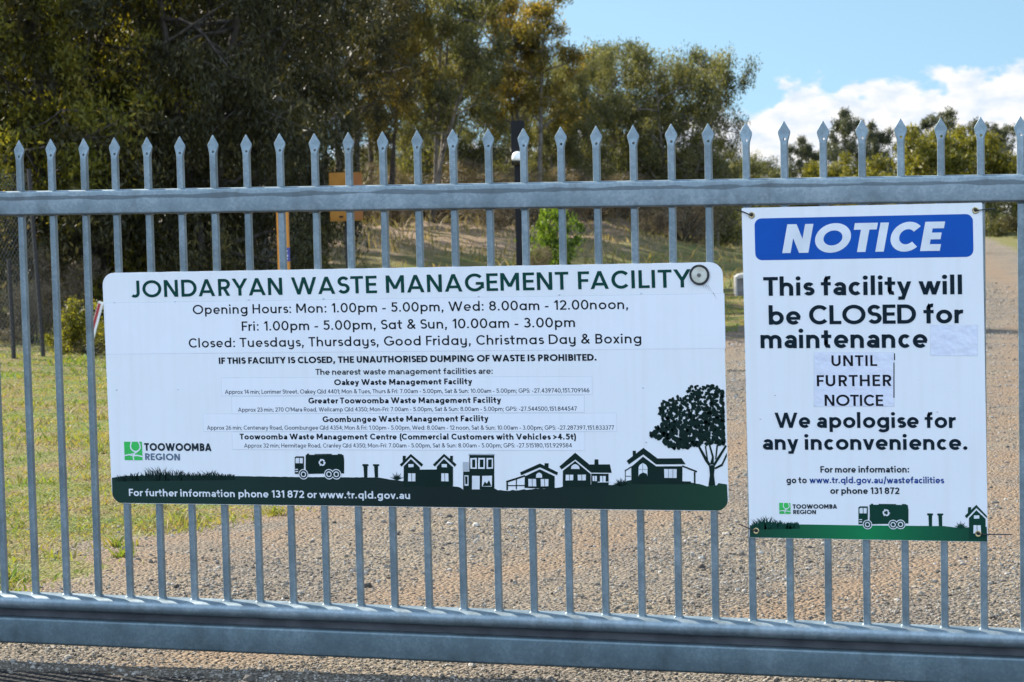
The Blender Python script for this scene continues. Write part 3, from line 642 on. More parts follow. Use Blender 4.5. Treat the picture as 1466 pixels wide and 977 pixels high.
# ------------------------------------------------------------------ the two signs
INK = dict(teal=mat_plain('dark_green_ink', (.002, .050, .038), .6, spec=.15), ink=mat_plain('charcoal_ink', (.005, .010, .014), .6, spec=.15), grey=mat_plain('grey_small_print', (.035, .048, .064), .6, spec=.15),
           white=mat_plain('white_ink', (.72, .74, .76), .4), slate=mat_plain('slate_ink', (.016, .028, .036), .6, spec=.15), bluegrey=mat_plain('blue_grey_ink', (.13, .18, .24), .6, spec=.15),
           navy=mat_plain('dark_navy_ink', (.003, .013, .022), .6, spec=.15), black=mat_plain('black_print', (.008, .009, .014), .6, spec=.15), link=mat_plain('blue_ink', (.006, .050, .24), .6, spec=.15))
M_PANEL = mat_sign('white_sign_panel', (.83, .835, .84), .028)
M_STICK = mat_sign('white_overlay_sticker', (.845, .85, .87), .022, .32)
M_STICKEDGE = mat_plain('sticker_edge_grey', (.66, .68, .71), .5)
M_PAPER = mat_noise('lilac_white_tape', (.70, .715, .81), (.77, .78, .85), 30, .35, 0, 6, .3, .7, .35, 38)
M_BACK = mat_plain('sign_back_aluminium', (.45, .46, .47), .4, .5)
M_GREENLOGO = mat_plain('bright_green_ink', (.035, .50, .09), .4)
M_BLUE = mat_noise('bright_blue_ink', (.002, .072, .36), (.003, .088, .42), 6, .5, spec=.2)
M_PALE = mat_plain('pale_grey_ink', (.42, .45, .48), .4)
def mat_hill(name, axis_pts):
    m, N, L, b = new_mat(name)
    tc = N.new('ShaderNodeTexCoord'); sep = N.new('ShaderNodeSeparateXYZ'); L.new(tc.outputs['Object'], sep.inputs[0])
    mr = N.new('ShaderNodeMapRange'); mr.inputs['From Min'].default_value = axis_pts[0]; mr.inputs['From Max'].default_value = axis_pts[1]
    L.new(sep.outputs[0], mr.inputs['Value'])
    r = ramp_node(N, axis_pts[2]); L.new(mr.outputs[0], r.inputs[0]); L.new(r.outputs[0], b.inputs['Base Color'])
    b.inputs['Roughness'].default_value = .5; b.inputs['Specular IOR Level'].default_value = .2
    return m
M_HILL = mat_hill('dark_green_print', (-1.02, 1.02, [(0, (.010, .036, .026)), (.25, (.008, .028, .022)), (.55, (.006, .016, .014)), (.8, (.006, .020, .016)), (1, (.010, .050, .026))]))
M_NHILL = mat_hill('green_print', (-.35, .35, [(0, (.006, .050, .030)), (.28, (.006, .12, .050)), (.5, (.004, .20, .065)), (.75, (.004, .105, .045)), (1, (.004, .045, .028))]))
M_DARKPIC = mat_plain('dark_green_picture_ink', (.004, .018, .014), .6, spec=.15)
M_NPIC = mat_plain('green_picture_ink', (.003, .042, .026), .6, spec=.15)
def mm(poly): return [(x / 1000, z / 1000) for x, z in poly]
def sheet_part(name, polys, mat, parent, y, step=0.00005):
    mb = MB()
    for i, p in enumerate(polys):
        q = mm(p)
        ar = sum(q[k][0] * q[(k + 1) % len(q)][1] - q[(k + 1) % len(q)][0] * q[k][1] for k in range(len(q)))
        if ar < 0: q = q[::-1]
        mb.sheet(q, y - i % 9 * step)
    return mb.build(name, mat, parent, flat=True)
def letter_part(name, spec, parent, y):
    txt, u0, v0, u1, v1, cap, w, col, style, sh = (spec[0], spec[1], spec[2], spec[3], spec[4], spec[5], spec[6], spec[7], spec[8], spec[9])
    mb = MB()
    for si, st in text_strokes(txt, u0, v0, u1, v1, cap, w * (0.93 if cap > 80 else 1.02 if cap > 40 else 1.10 if cap > 25 else 1.18), style == 'alt', sh):
        for q in st:
            q = mm(q)
            ar = sum(q[k][0] * q[(k + 1) % len(q)][1] - q[(k + 1) % len(q)][0] * q[k][1] for k in range(len(q)))
            if ar < 0: q = q[::-1]
            mb.sheet(q, y - si * .00011)
    return mb.build(name, INK[col], parent, flat=True)
def ring_poly(cx, cz, r0, r1, a0=0, a1=360, n=24):
    quads = []
    for k in range(n):
        t0, t1 = R_(a0 + (a1 - a0) * k / n), R_(a0 + (a1 - a0) * (k + 1) / n)
        quads.append([(cx + r0 * math.cos(t0), cz + r0 * math.sin(t0)), (cx + r1 * math.cos(t0), cz + r1 * math.sin(t0)), (cx + r1 * math.cos(t1), cz + r1 * math.sin(t1)), (cx + r0 * math.cos(t1), cz + r0 * math.sin(t1))])
    return quads
def disc_poly(cx, cz, r, n=20): return [(cx + r * math.cos(2 * math.pi * k / n), cz + r * math.sin(2 * math.pi * k / n)) for k in range(n)]
def truck_part(T, dark, white, parent, y):
    d = list(T['dark'])
    for cx, cz, r in T['wheels']: pass
    o = sheet_part('truck_picture', d, dark, parent, y)
    wp = list(T['white'])
    for cx, cz, r in T['wheels']: wp += [disc_poly(cx, cz, r * 1.18)]
    o1 = sheet_part('picture_highlight', wp, white, o, y - .0004)
    wd = []
    for cx, cz, r in T['wheels']: wd += [disc_poly(cx, cz, r * .98)]
    sheet_part('wheel_picture', wd, dark, o, y - .0008)
    ww = []
    for cx, cz, r in T['wheels']: ww += ring_poly(cx, cz, r * .42, r * .66)
    cx, cz, r = T['rec']      # three chasing arrows
    for k in range(3):
        a = 90 + 120 * k
        ww += ring_poly(cx, cz, r * .48, r * .86, a - 62, a + 22, 5)
        t = R_(a + 22); t2 = R_(a + 60); rm = r * .67
        ww.append([(cx + r * .28 * math.cos(t), cz + r * .28 * math.sin(t)), (cx + r * 1.08 * math.cos(t), cz + r * 1.08 * math.sin(t)), (cx + rm * math.cos(t2), cz + rm * math.sin(t2))])
    sheet_part('recycling_mark', ww, white, o, y - .0012)
    return o
def house_part(Hs, dark, white, parent, y):
    o = sheet_part('house_picture', Hs['dark'], dark, parent, y)
    wh = Hs.get('white', [])
    sheet_part('picture_highlight', wh, white, o, y - .0004)
    d2 = list(Hs.get('dark2', []))
    for q in wh:
        if len(q) == 4 and not Hs.get('dark2'):
            xs = [p[0] for p in q]; zs = [p[1] for p in q]; cx, cz = (min(xs) + max(xs)) / 2, (min(zs) + max(zs)) / 2
            if max(xs) - min(xs) < 60 and max(zs) - min(zs) > 10:
                d2.append([(cx - .8, min(zs)), (cx + .8, min(zs)), (cx + .8, max(zs)), (cx - .8, max(zs))])
    if d2: sheet_part('window_bar_picture', d2, dark, o, y - .0008)
    if Hs.get('pale'): sheet_part('balcony_picture', Hs['pale'], M_PALE, o, y - .0001)
    if Hs.get('rail'): sheet_part('parapet_picture', Hs['rail'], M_PALE, o, y - .0011)
    return o
def grass_spikes(rng, p0, p1, n, hmax, env):
    out = []
    for k in range(n):
        t = rng.random(); x = p0[0] + (p1[0] - p0[0]) * t; z = p0[1] + (p1[1] - p0[1]) * t
        hh = hmax * env(t) * rng.uniform(.35, 1.0); ln = rng.uniform(-.9, .9) * hh; wd = rng.uniform(2.0, 4.5)
        out.append([(x - wd, z - 12), (x + wd, z - 12), (x + ln * .35 + wd * .35, z + hh * .55), (x + ln, z + hh), (x + ln * .3 - wd * .35, z + hh * .5)])
    return out
def tuft(cx, cz, r, n=9):
    out = []
    for k in range(n):
        a = R_(18 + 144 * k / (n - 1)); l = r * (1 - .25 * (k % 2))
        out.append([(cx + 3 * math.sin(a), cz - 3 * math.cos(a)), (cx - 3 * math.sin(a), cz + 3 * math.cos(a)), (cx + l * math.cos(a), cz + l * math.sin(a))])
    return out
def logo_part(poly, parent, y, s):
    xs = [p[0] for p in poly]; zs = [p[1] for p in poly]; x0, x1, z0, z1 = min(xs), max(xs), min(zs), max(zs)
    o = sheet_part('logo_square', [[(x0, z0), (x1, z0), (x1, z1), (x0, z1)]], M_GREENLOGO, parent, y)
    W, H_ = x1 - x0, z1 - z0
    cur = []
    def strip(pts, w):
        a, b = ribbon([(x0 + px * W, z0 + pz * H_) for px, pz in pts], w * W)
        return [[tuple(a[i]), tuple(a[i + 1]), tuple(b[i + 1]), tuple(b[i])] for i in range(len(a) - 1)]
    cur += strip([(.42, 1.0), (.36, .80), (.38, .62), (.50, .50), (.66, .46), (.80, .52)], .07)
    cur += strip([(.80, .52), (.90, .66), (.88, .86), (.80, 1.0)], .07)
    cur += strip([(0.0, .24), (.25, .30), (.50, .24), (.72, .26), (1.0, .20)], .07)
    cur += strip([(.52, .0), (.48, .16), (.55, .38), (.72, .44)], .06)
    cur += strip([(.30, .30), (.46, .34), (.60, .30)], .05)
    sheet_part('logo_swirl', cur, INK['white'], o, y - .0004)
    return o

# --- long facility sign
FS = (-0.2329, 0.0, 0.6951 + GZ)
fsign = empty('facility_sign', FS, (0, -.0105, 0))
tag(fsign, 'long white information sign with opening hours and dark green townscape strip, fixed to the gate', 'sign')
FW, FH, FRAD = 2.050, .749, .040
yP = -.0160
panel = [(a, b) for a, b in rrect(FW, FH, FRAD, 8)]
MB().prism(panel, yP, -.0108).build('sign_panel', M_PANEL, fsign)
sheet_part('sticker_edge', [[(x + dx, z + dz) for (x, z), (dx, dz) in zip(q, ((-1.3, 1.3), (1.3, 1.3), (1.3, -1.3), (-1.3, -1.3)))] for q in [G['band_patch']] + G['patches']], M_STICKEDGE, fsign, yP - .0002)
sheet_part('white_sticker', [G['band_patch']] + G['patches'], M_STICK, fsign, yP - .0005)
for sp in SIGN_TEXT:
    letter_part('heading_lettering' if sp[7] == 'teal' else 'lettering', sp, fsign, yP - (.0016 if sp[7] == 'white' else .0010))
rng = random.Random(3)
hill_top = sorted(set(G['hill']), key=lambda p: p[0])
hill_top = [(max(-1022, min(1022, x)), z) for x, z in hill_top]
# bushy bumps along the skyline of the printed strip
bumpy = []
for a, b in zip(hill_top[:-1], hill_top[1:]):
    n = max(1, int((b[0] - a[0]) / 9)); 
    for k in range(n):
        t = k / n; amp = 2.2 if a[0] > -20 else .5
        bumpy.append((a[0] + (b[0] - a[0]) * t, a[1] + (b[1] - a[1]) * t + rng.uniform(-amp, amp)))
bumpy.append((1022, hill_top[-1][1]))
base = [(x * 1000, z * 1000) for x, z in panel if z < -.33]
left = [p for p in base if p[0] < 0]; right = [p for p in base if p[0] > 0]
left.sort(key=lambda p: (-p[1], p[0])); right.sort(key=lambda p: (p[1], p[0]))
hl = [(-1022, bumpy[0][1])] + [(max(p[0], -1023), max(p[1], -373)) for p in left] + [(min(p[0], 1023), max(p[1], -373)) for p in right] + [(1022, hill_top[-1][1])] + bumpy[::-1][1:]
hob = sheet_part('printed_landscape_strip', [hl], M_HILL, fsign, yP - .0009)
g0, g1 = G['grass1']
sheet_part('printed_grass', grass_spikes(rng, (-1008, g0[1]), g1, 230, 34, lambda t: .25 + .9 * math.exp(-((t - .38) / .22) ** 2) + .45 * math.exp(-((t - .78) / .10) ** 2) if t < .96 else .2), M_DARKPIC, hob, yP - .0011)
truck_part(G['truck1'], M_DARKPIC, INK['white'], fsign, yP - .0012)
sheet_part('bin_picture', G['bins1'], M_DARKPIC, fsign, yP - .0012)
for k in range(1, 6): house_part(G['house%d' % k], M_DARKPIC, INK['white'], fsign, yP - .0012)
tf = [q for (x, z), r in zip(G['tufts'], (26, 25, 26, 16, 14)) for q in tuft(x, z - 4, r, 9)]
sheet_part('plant_picture', tf, M_DARKPIC, fsign, yP - .0013)
tw = sheet_part('tree_picture', G['treewood'], M_DARKPIC, fsign, yP - .0012)
# leafy crown: small leaf clumps scattered through the outline, the panel showing between them
def inside(p, poly):
    c = False; n = len(poly)
    for i in range(n):
        a, b = poly[i], poly[(i + 1) % n]
        if (a[1] > p[1]) != (b[1] > p[1]) and p[0] < (b[0] - a[0]) * (p[1] - a[1]) / (b[1] - a[1]) + a[0]: c = not c
    return c
tc_ = G['treecrown']; xs = [p[0] for p in tc_]; zs = [p[1] for p in tc_]
bl = []
while len(bl) < 900:
    p = (rng.uniform(min(xs) - 3, max(xs)), rng.uniform(min(zs) - 3, max(zs) + 3))
    if not inside(p, tc_): continue
    low = (p[1] - min(zs)) / (max(zs) - min(zs))
    r = rng.uniform(4.0, 8.0) * (1.2 - .35 * low)
    if p[0] + r > 1022: p = (1022 - r, p[1])
    a0 = rng.random() * 6.28
    bl.append([(p[0] + r * rng.uniform(.55, 1.15) * math.cos(a0 + k * .898), p[1] + r * rng.uniform(.55, 1.15) * math.sin(a0 + k * .898)) for k in range(7)])
sheet_part('leaf_picture', bl, M_DARKPIC, tw, yP - .0013, .00009)
logo_part(G['logo'], fsign, yP - .001, 1)
mb = MB()
for x, z in G['rivets']:
    mb.lathe([(.0032, -.0005), (.0032, .0012), (.0018, .0020)], 10, 'y', (x / 1000, yP, z / 1000))
mb.build('rivet_heads', M_STICKEDGE, fsign)
dx, dz = G['disc']; dx /= 1000; dz /= 1000
M_CREAM = mat_noise('aged_cream_washer', (.52, .50, .40), (.66, .64, .54), 40, .5)
ws = MB().lathe([(.0255, -.002), (.0255, .004), (.0235, .0062), (.006, .0068)], 36, 'y', (dx, yP, dz)).build('washer', M_CREAM, fsign)
ro = MB()
ro.lathe([(.0250, .000), (.0300, .000), (.0308, .005), (.0280, .0085), (.0250, .0075)], 36, 'y', (dx, yP, dz), True)
ro.build('rubber_ring', M_RUBBER, ws)
MB().lathe([(.0058, .006), (.0058, .0115), (.003, .0125)], 6, 'y', (dx, yP, dz)).build('bolt', M_WHEEL, ws)
M_SMEAR = mat_plain('dark_runoff_stain', (.38, .39, .39), .6)
sheet_part('runoff_stain', [[(dx * 1000 + 8 + k * 5, dz * 1000 - 30), (dx * 1000 + 10 + k * 5, dz * 1000 - 30), (dx * 1000 + 14 + k * 9, dz * 1000 - 44 - 5 * k)] for k in range(4)] +
           [[(dx * 1000 + 38, dz * 1000 - 54), (dx * 1000 + 41, dz * 1000 - 54), (dx * 1000 + 52, dz * 1000 - 75)]], M_SMEAR, fsign, yP - .0012)

# --- square notice
NS = (1.2080, 0.0, .7499 + GZ)
nsign = empty('notice_sign', NS, (0, -.0088, 0))
tag(nsign, 'tall white closure notice with blue heading box and green bottom band, tied to the pickets', 'notice')
NW, NH = .708, .988
MB().prism([(a, b) for a, b in rrect(NW, NH, .003, 2)], yP, -.0108).build('notice_panel', M_PANEL, nsign)
bp_ = G['blue']; bx0 = min(p[0] for p in bp_) ; bx1 = max(p[0] for p in bp_); bz0 = (bp_[2][1] + bp_[3][1]) / 2; bz1 = (bp_[0][1] + bp_[1][1]) / 2
sheet_part('blue_heading_box', [[((bx0 + bx1) / 2 + a, (bz0 + bz1) / 2 + b) for a, b in rrect(bx1 - bx0, bz1 - bz0, 21, 8)]], M_BLUE, nsign, yP - .0006)
sheet_part('tape_edge', [[(x + ddx, z + ddz) for (x, z), (ddx, ddz) in zip(q, ((-1, 1), (1, 1), (1, -1), (-1, -1)))] for q in (G['npatch1'], G['npatch2'])], M_STICKEDGE, nsign, yP - .0004)
sheet_part('blank_tape_patch', [G['npatch1']], M_PAPER, nsign, yP - .0007)
sheet_part('printed_tape_patch', [G['npatch2']], M_PAPER, nsign, yP - .00075)
sheet_part('tape_side_bar', G['nbars'], INK['black'], nsign, yP - .0010)  # thin black vertical bars at the right edge of the printed patch
for sp in NOTICE_TEXT:
    letter_part('heading_lettering' if sp[0] == 'NOTICE' and sp[9] else 'lettering', sp, nsign, yP - .0012)
nh = [(max(-352, min(352, x)), z) for x, z in G['nhill']]
nh[0] = (-352, nh[0][1]); nh[-1] = (352, nh[-1][1])
nho = sheet_part('printed_grass_band', [[(-353, -493), (353, -493)] + nh[::-1]], M_NHILL, nsign, yP - .0006)
g0, g1 = G['ngrass']
sheet_part('printed_grass', grass_spikes(rng, (-346, g0[1]), g1, 120, 24, lambda t: .4 + .9 * math.exp(-((t - .32) / .28) ** 2)), M_NPIC, nho, yP - .0008)
truck_part(G['ntruck'], M_NPIC, INK['white'], nsign, yP - .0010)
sheet_part('bin_picture', G['nbins'], M_NPIC, nsign, yP - .0010)
nhs = {k: [[(min(353, x), z) for x, z in q] for q in v] for k, v in G['nhouse'].items()}
house_part(nhs, M_NPIC, INK['white'], nsign, yP - .0010)
sheet_part('plant_picture', tuft(G['ntuft'][0], G['ntuft'][1] - 4, 22, 9), M_NPIC, nsign, yP - .0011)
logo_part(G['nlogo'], nsign, yP - .001, 1)
M_BRASS = mat_plain('brass_eyelet', (.46, .36, .18), .35, .8)
M_TIE = mat_plain('black_nylon', (.012, .012, .014), .4)
for (ex, ez), tie in zip(G['eyelets'], G['ties']):
    ey = MB().lathe([(.0048, 0), (.0095, 0), (.0095, .0010), (.0075, .0022), (.0048, .0012)], 20, 'y', (ex / 1000, yP - .0010, ez / 1000), True).build('eyelet', M_BRASS, nsign)
    sheet_part('eyelet_hole', [disc_poly(ex, ez, 4.6, 14)], M_TIE, ey, yP - .0024)
    pts = [Vector((x / 1000, yP - .004, z / 1000)) for x, z in tie]
    e = 1 if pts[-1].x > 0 else -1
    pts = [pts[0] + Vector((0, .002, 0)), pts[0].lerp(pts[1], .35) + Vector((0, -.004, 0)), pts[1], pts[2].lerp(pts[1], .25) + Vector((0, .004, 0)), pts[2] + Vector((0, .006, 0))]
    MB().tube(pts, .0019, 6).build('cable_tie', M_TIE, nsign)
mb = MB()
for x, z in G['marks']: mb.sheet([(x / 1000 - .004, z / 1000 - .001), (x / 1000 + .004, z / 1000 - .002), (x / 1000 + .003, z / 1000 + .001)], yP - .0006)
mb.build('scuff_marks', M_SMEAR, nsign, flat=True)
# ------------------------------------------------------------------ the land
FWD = np.array([-math.sin(YAW), math.cos(YAW)]); RGT = np.array([math.cos(YAW), math.sin(YAW)])
EYE = float(CAM[2])
def softplus(x): return np.where(x > 30, x, np.log1p(np.exp(np.minimum(x, 30))))
def vnoise(x, y, seed=0):
    """cheap smooth value noise"""
    x = np.asarray(x, float); y = np.asarray(y, float)
    xi, yi = np.floor(x).astype(np.int64), np.floor(y).astype(np.int64); fx, fy = x - xi, y - yi
    fx = fx * fx * (3 - 2 * fx); fy = fy * fy * (3 - 2 * fy)
    def hsh(a, b):
        n = (a * 374761393 + b * 668265263 + seed * 974634777) & 0x7fffffff
        n = ((n ^ (n >> 13)) * 1274126177) & 0x7fffffff
        return ((n ^ (n >> 16)) & 0xffff) / 65535.0
    return (hsh(xi, yi) * (1 - fx) + hsh(xi + 1, yi) * fx) * (1 - fy) + (hsh(xi, yi + 1) * (1 - fx) + hsh(xi + 1, yi + 1) * fx) * fy
def bank_mask(u, d):
    s = (-29 * (u + 7) + 13 * (d - 31)) / 31.8
    e = smoothstep(8.5, 2.5, u)
    return smoothstep(0, 13.0, s + 1.5) * e * smoothstep(24, 32, d)
def land(u, d):
    u = np.asarray(u, float); d = np.asarray(d, float)
    z = -.029 * softplus((d - 9.0) / 1.2) * 1.2
    z = z - .034 * softplus((d - 175) / 6) * 6
    z = z + 1.25 * bank_mask(u, d) * (1 - smoothstep(100, 140, d))
    w = smoothstep(10, 40, d)
    z = z + (vnoise(u * .45, d * .45, 1) - .5) * .22 * w * (1 - road_mask(u, d)) + (vnoise(u * 1.1, d * 1.1, 2) - .5) * .26 * bank_mask(u, d) + (vnoise(u * 2.6, d * 2.6, 6) - .5) * .22 * bank_mask(u, d)
    z = z + (vnoise(u * 1.3, d * 1.3, 3) - .5) * .022 + (vnoise(u * 4, d * 4, 4) - .5) * .008
    return z
def road_left(d):
    d = np.asarray(d, float)
    a = -1.3 + .21 * (np.minimum(d, 36) - 12.4) + .160 * np.maximum(d - 36, 0)
    return a - .9 * smoothstep(11.5, 8.0, d) - 30 * smoothstep(8.2, 6.2, d)
def road_mask(u, d):
    u = np.asarray(u, float); d = np.asarray(d, float)
    wob = (vnoise(d * .8, d * 0 + 3, 7) - .5) * .7 + (vnoise(u * 1.6, d * 1.6, 8) - .5) * .55 + (vnoise(u * 5, d * 5, 9) - .5) * .25
    l = road_left(d) + wob
    r = np.where(d < 30, 40, 15.9 + .16 * (d - 80) + 10 * smoothstep(70, 30, d))
    sft = .25 + .012 * d
    return smoothstep(-sft, sft, u - l) * smoothstep(-sft, sft, r - u)
def W(u, d): 
    p = CAM[:2] + RGT * u + FWD * d
    return float(p[0]), float(p[1])
def place(px, d, dz=0.0):
    """ground point seen under photo column px at distance d"""
    u = (px + 3.5 - 733) / 3642 * d        # 3.5: the camera's roll at tree-foot height
    x, y = W(u, d)
    return (x, y, float(land(u, d)) + dz)
def z_at(py, px, d): return EYE - (py - (204.7 - .0222 * (px - 733))) / 3642 * d

def axis(lo, hi, f0, f1, step, grow):
    a = [f0]
    while a[-1] < f1: a.append(a[-1] + step)
    s = step
    while a[-1] < hi: s *= grow; a.append(a[-1] + s)
    s = step; b = [f0]
    while b[-1] > lo: s *= grow; b.append(b[-1] - s)
    return np.array(b[1:][::-1] + a)
ua = axis(-2500, 2500, -7, 8, .14, 1.09); da = axis(-1500, 3500, 5.5, 42, .16, 1.07)
UU, DD = np.meshgrid(ua, da)
ZZ = land(UU, DD)
PX = CAM[0] + RGT[0] * UU + FWD[0] * DD; PY = CAM[1] + RGT[1] * UU + FWD[1] * DD
nu, nd = len(ua), len(da)
idx = np.arange(nu * nd).reshape(nd, nu)
F = np.stack([idx[:-1, :-1], idx[:-1, 1:], idx[1:, 1:], idx[1:, :-1]], -1).reshape(-1, 4)
def mat_ground():
    m, N, L, b = new_mat('ground_gravel_and_grass')
    geo = N.new('ShaderNodeNewGeometry')
    def noise(scale, detail=6, rough=.55):
        n = N.new('ShaderNodeTexNoise'); n.inputs['Scale'].default_value = scale; n.inputs['Detail'].default_value = detail; n.inputs['Roughness'].default_value = rough
        L.new(geo.outputs['Position'], n.inputs['Vector']); return n.outputs['Fac']
    def vor(scale):
        n = N.new('ShaderNodeTexVoronoi'); n.inputs['Scale'].default_value = scale; L.new(geo.outputs['Position'], n.inputs['Vector']); return n
    def mix(f, a, c, bt='MIX'):
        x = N.new('ShaderNodeMix'); x.data_type = 'RGBA'; x.blend_type = bt
        for s, v in ((0, f), (6, a), (7, c)):
            if hasattr(v, 'links'): L.new(v, x.inputs[s])
            else: x.inputs[s].default_value = v if s == 0 else (*v, 1)
        return x.outputs[2]
    def rmp(src, stops):
        r = ramp_node(N, stops); L.new(src, r.inputs[0]); return r.outputs[0]
    # gravel: pale and brown crushed stone over tan fines
    v1 = vor(62); v2 = vor(150)
    grav = rmp(v1.outputs['Color'], [(0, (.125, .108, .088)), (.3, (.185, .160, .128)), (.65, (.235, .205, .168)), (1, (.33, .30, .26))])
    fine = rmp(v2.outputs['Color'], [(0, (.120, .102, .082)), (.5, (.195, .166, .130)), (1, (.275, .242, .200))])
    g = mix(.5, grav, fine)
    tan = rmp(noise(1.1, 5), [(.36, (.84, .84, .86)), (.62, (1.10, 1.04, .94))])
    g = mix(1.0, g, tan, 'MULTIPLY')
    g = mix(1.0, g, rmp(noise(6.5, 6, .7), [(.34, (.80, .80, .81)), (.64, (1.14, 1.12, 1.08))]), 'MULTIPLY')
    soil = rmp(v2.outputs['Color'], [(0, (.16, .112, .075)), (.5, (.235, .165, .108)), (1, (.30, .225, .155))])
    a4 = N.new('ShaderNodeAttribute'); a4.attribute_name = 'bare'
    sm = N.new('ShaderNodeMath'); sm.operation = 'MULTIPLY'; L.new(a4.outputs['Fac'], sm.inputs[0]); L.new(rmp(noise(1.7, 6, .6), [(.34, (0, 0, 0)), (.54, (1, 1, 1))]), sm.inputs[1])
    g = mix(sm.outputs[0], g, soil)
    # grass: straw, olive and bare soil
    gr = rmp(noise(2.2, 8, .65), [(.31, (.20, .140, .088)), (.43, (.225, .185, .088)), (.54, (.160, .180, .050)), (.70, (.095, .150, .032))])
    st = rmp(noise(28, 4, .7), [(.35, (.55, .52, .48)), (.65, (1.25, 1.2, 1.1))])
    gr = mix(1.0, gr, st, 'MULTIPLY')
    bk = rmp(noise(.9, 9, .68), [(.30, (.085, .095, .036)), (.38, (.165, .135, .074)), (.48, (.275, .200, .140)), (.68, (.36, .275, .21))])
    bk = mix(1.0, bk, st, 'MULTIPLY')
    a1 = N.new('ShaderNodeAttribute'); a1.attribute_name = 'road'
    a2 = N.new('ShaderNodeAttribute'); a2.attribute_name = 'bank'
    def edge(attr, n, k, lo, hi):
        q = N.new('ShaderNodeMath'); q.operation = 'MULTIPLY_ADD'; L.new(n, q.inputs[0]); q.inputs[1].default_value = k
        L.new(attr.outputs['Fac'], q.inputs[2])
        r = N.new('ShaderNodeMapRange'); r.interpolation_type = 'SMOOTHSTEP'; r.inputs['From Min'].default_value = lo + k / 2; r.inputs['From Max'].default_value = hi + k / 2
        L.new(q.outputs[0], r.inputs['Value']); return r.outputs[0]
    c = mix(edge(a2, noise(.8, 5), .8, .25, .75), gr, bk)
    e = edge(a1, noise(3.0, 6, .65), .9, .38, .62)
    c = mix(e, c, g)
    a3 = N.new('ShaderNodeAttribute'); a3.attribute_name = 'shadow_apron'
    shadow_col = rmp(v2.outputs['Color'], [(0, (.014, .014, .015)), (.6, (.028, .027, .027)), (1, (.070, .065, .060))])  # near-black tone that deepens the gate's shadow on the ground
    c = mix(edge(a3, noise(9.0, 5), .7, .35, .65), c, shadow_col)
    L.new(c, b.inputs['Base Color']); b.inputs['Roughness'].default_value = .9; b.inputs['Specular IOR Level'].default_value = .15
    hm = N.new('ShaderNodeMath'); hm.operation = 'MULTIPLY_ADD'; L.new(v1.outputs['Distance'], hm.inputs[0]); hm.inputs[1].default_value = -1.0
    L.new(noise(35, 6, .6), hm.inputs[2])
    bp = N.new('ShaderNodeBump'); bp.inputs['Strength'].default_value = 1.0; bp.inputs['Distance'].default_value = .022
    L.new(hm.outputs[0], bp.inputs['Height']); L.new(bp.outputs[0], b.inputs['Normal'])
    return m
M_GROUND = mat_ground()
gme = fast_mesh('ground', np.stack([PX, PY, ZZ], -1).reshape(-1, 3), F, M_GROUND, True)
def bare_mask(u, d):
    # bare brown soil along the grass edge and in the two compacted wheel tracks
    e = np.exp(-((u - road_left(d) - .25) / .55) ** 2)
    t = np.exp(-((u - road_left(d) - 2.05) / .32) ** 2) + np.exp(-((u - road_left(d) - 3.75) / .32) ** 2)
    return np.clip(1.1 * e + 1.0 * t, 0, 1)
def shadow_apron_mask(u, d):  # ground colour darkened from the gate's shadow edge forward
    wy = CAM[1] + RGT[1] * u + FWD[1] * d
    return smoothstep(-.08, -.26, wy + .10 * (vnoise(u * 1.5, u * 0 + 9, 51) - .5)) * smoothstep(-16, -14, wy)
for nm, fn in (('road', road_mask), ('bank', bank_mask), ('shadow_apron', shadow_apron_mask), ('bare', bare_mask)):
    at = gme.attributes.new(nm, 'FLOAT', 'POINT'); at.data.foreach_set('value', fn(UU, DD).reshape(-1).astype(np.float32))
ground = link(bpy.data.objects.new('ground', gme)); ground['kind'] = 'structure'

# loose stones on the gravel, one uncountable layer
nrng = np.random.default_rng(11)
ICO_V = []
_t = (1 + 5 ** .5) / 2
for a, b in ((-1, _t), (1, _t), (-1, -_t), (1, -_t)): ICO_V += [(a, b, 0)]
for a, b in ((-1, _t), (1, _t), (-1, -_t), (1, -_t)): ICO_V += [(0, a, b)]
for a, b in ((_t, -1), (_t, 1), (-_t, -1), (-_t, 1)): ICO_V += [(a, 0, b)]
ICO_V = np.array(ICO_V) / math.hypot(1, _t)
ICO_F = np.array([(0, 11, 5), (0, 5, 1), (0, 1, 7), (0, 7, 10), (0, 10, 11), (1, 5, 9), (5, 11, 4), (11, 10, 2), (10, 7, 6), (7, 1, 8), (3, 9, 4), (3, 4, 2), (3, 2, 6), (3, 6, 8), (3, 8, 9), (4, 9, 5), (2, 4, 11), (6, 2, 10), (8, 6, 7), (9, 8, 1)])
def scatter_ud(n, d0, d1, tl, tr, power=1.0):
    """points in the view wedge, thinner with distance"""
    d = d0 + (d1 - d0) * nrng.random(n) ** power
    u = (tl + (tr - tl) * nrng.random(n)) * d
    return u, d
u, d = scatter_ud(300000, 6.4, 46, -.23, .24, 2.3)
k = (nrng.random(len(u)) < np.clip(road_mask(u, d) * (.12 + 1.25 * (.6 * vnoise(u * 1.1, d * 1.1, 21) + .4 * vnoise(u * 3.3, d * 3.3, 22)) ** 1.6 + .25 * smoothstep(-.5, 1.5, u)) * (1 - .75 * bare_mask(u, d)), 0.012, 1) * (1 - .97 * shadow_apron_mask(u, d)))
u, d = u[k], d[k]; n = len(u)
size = np.exp(nrng.normal(math.log(.0040), .42, n)) * (1 + .03 * (d - 8)); size = np.minimum(size, .024)
sc3 = size[:, None] * nrng.uniform(.6, 1.25, (n, 3)); sc3[:, 2] *= .75
V = ICO_V[None] * (1 + nrng.uniform(-.22, .22, (n, 12, 1)))
ang = nrng.random(n) * 6.283; ca, sa = np.cos(ang)[:, None], np.sin(ang)[:, None]
V = V * sc3[:, None, :]
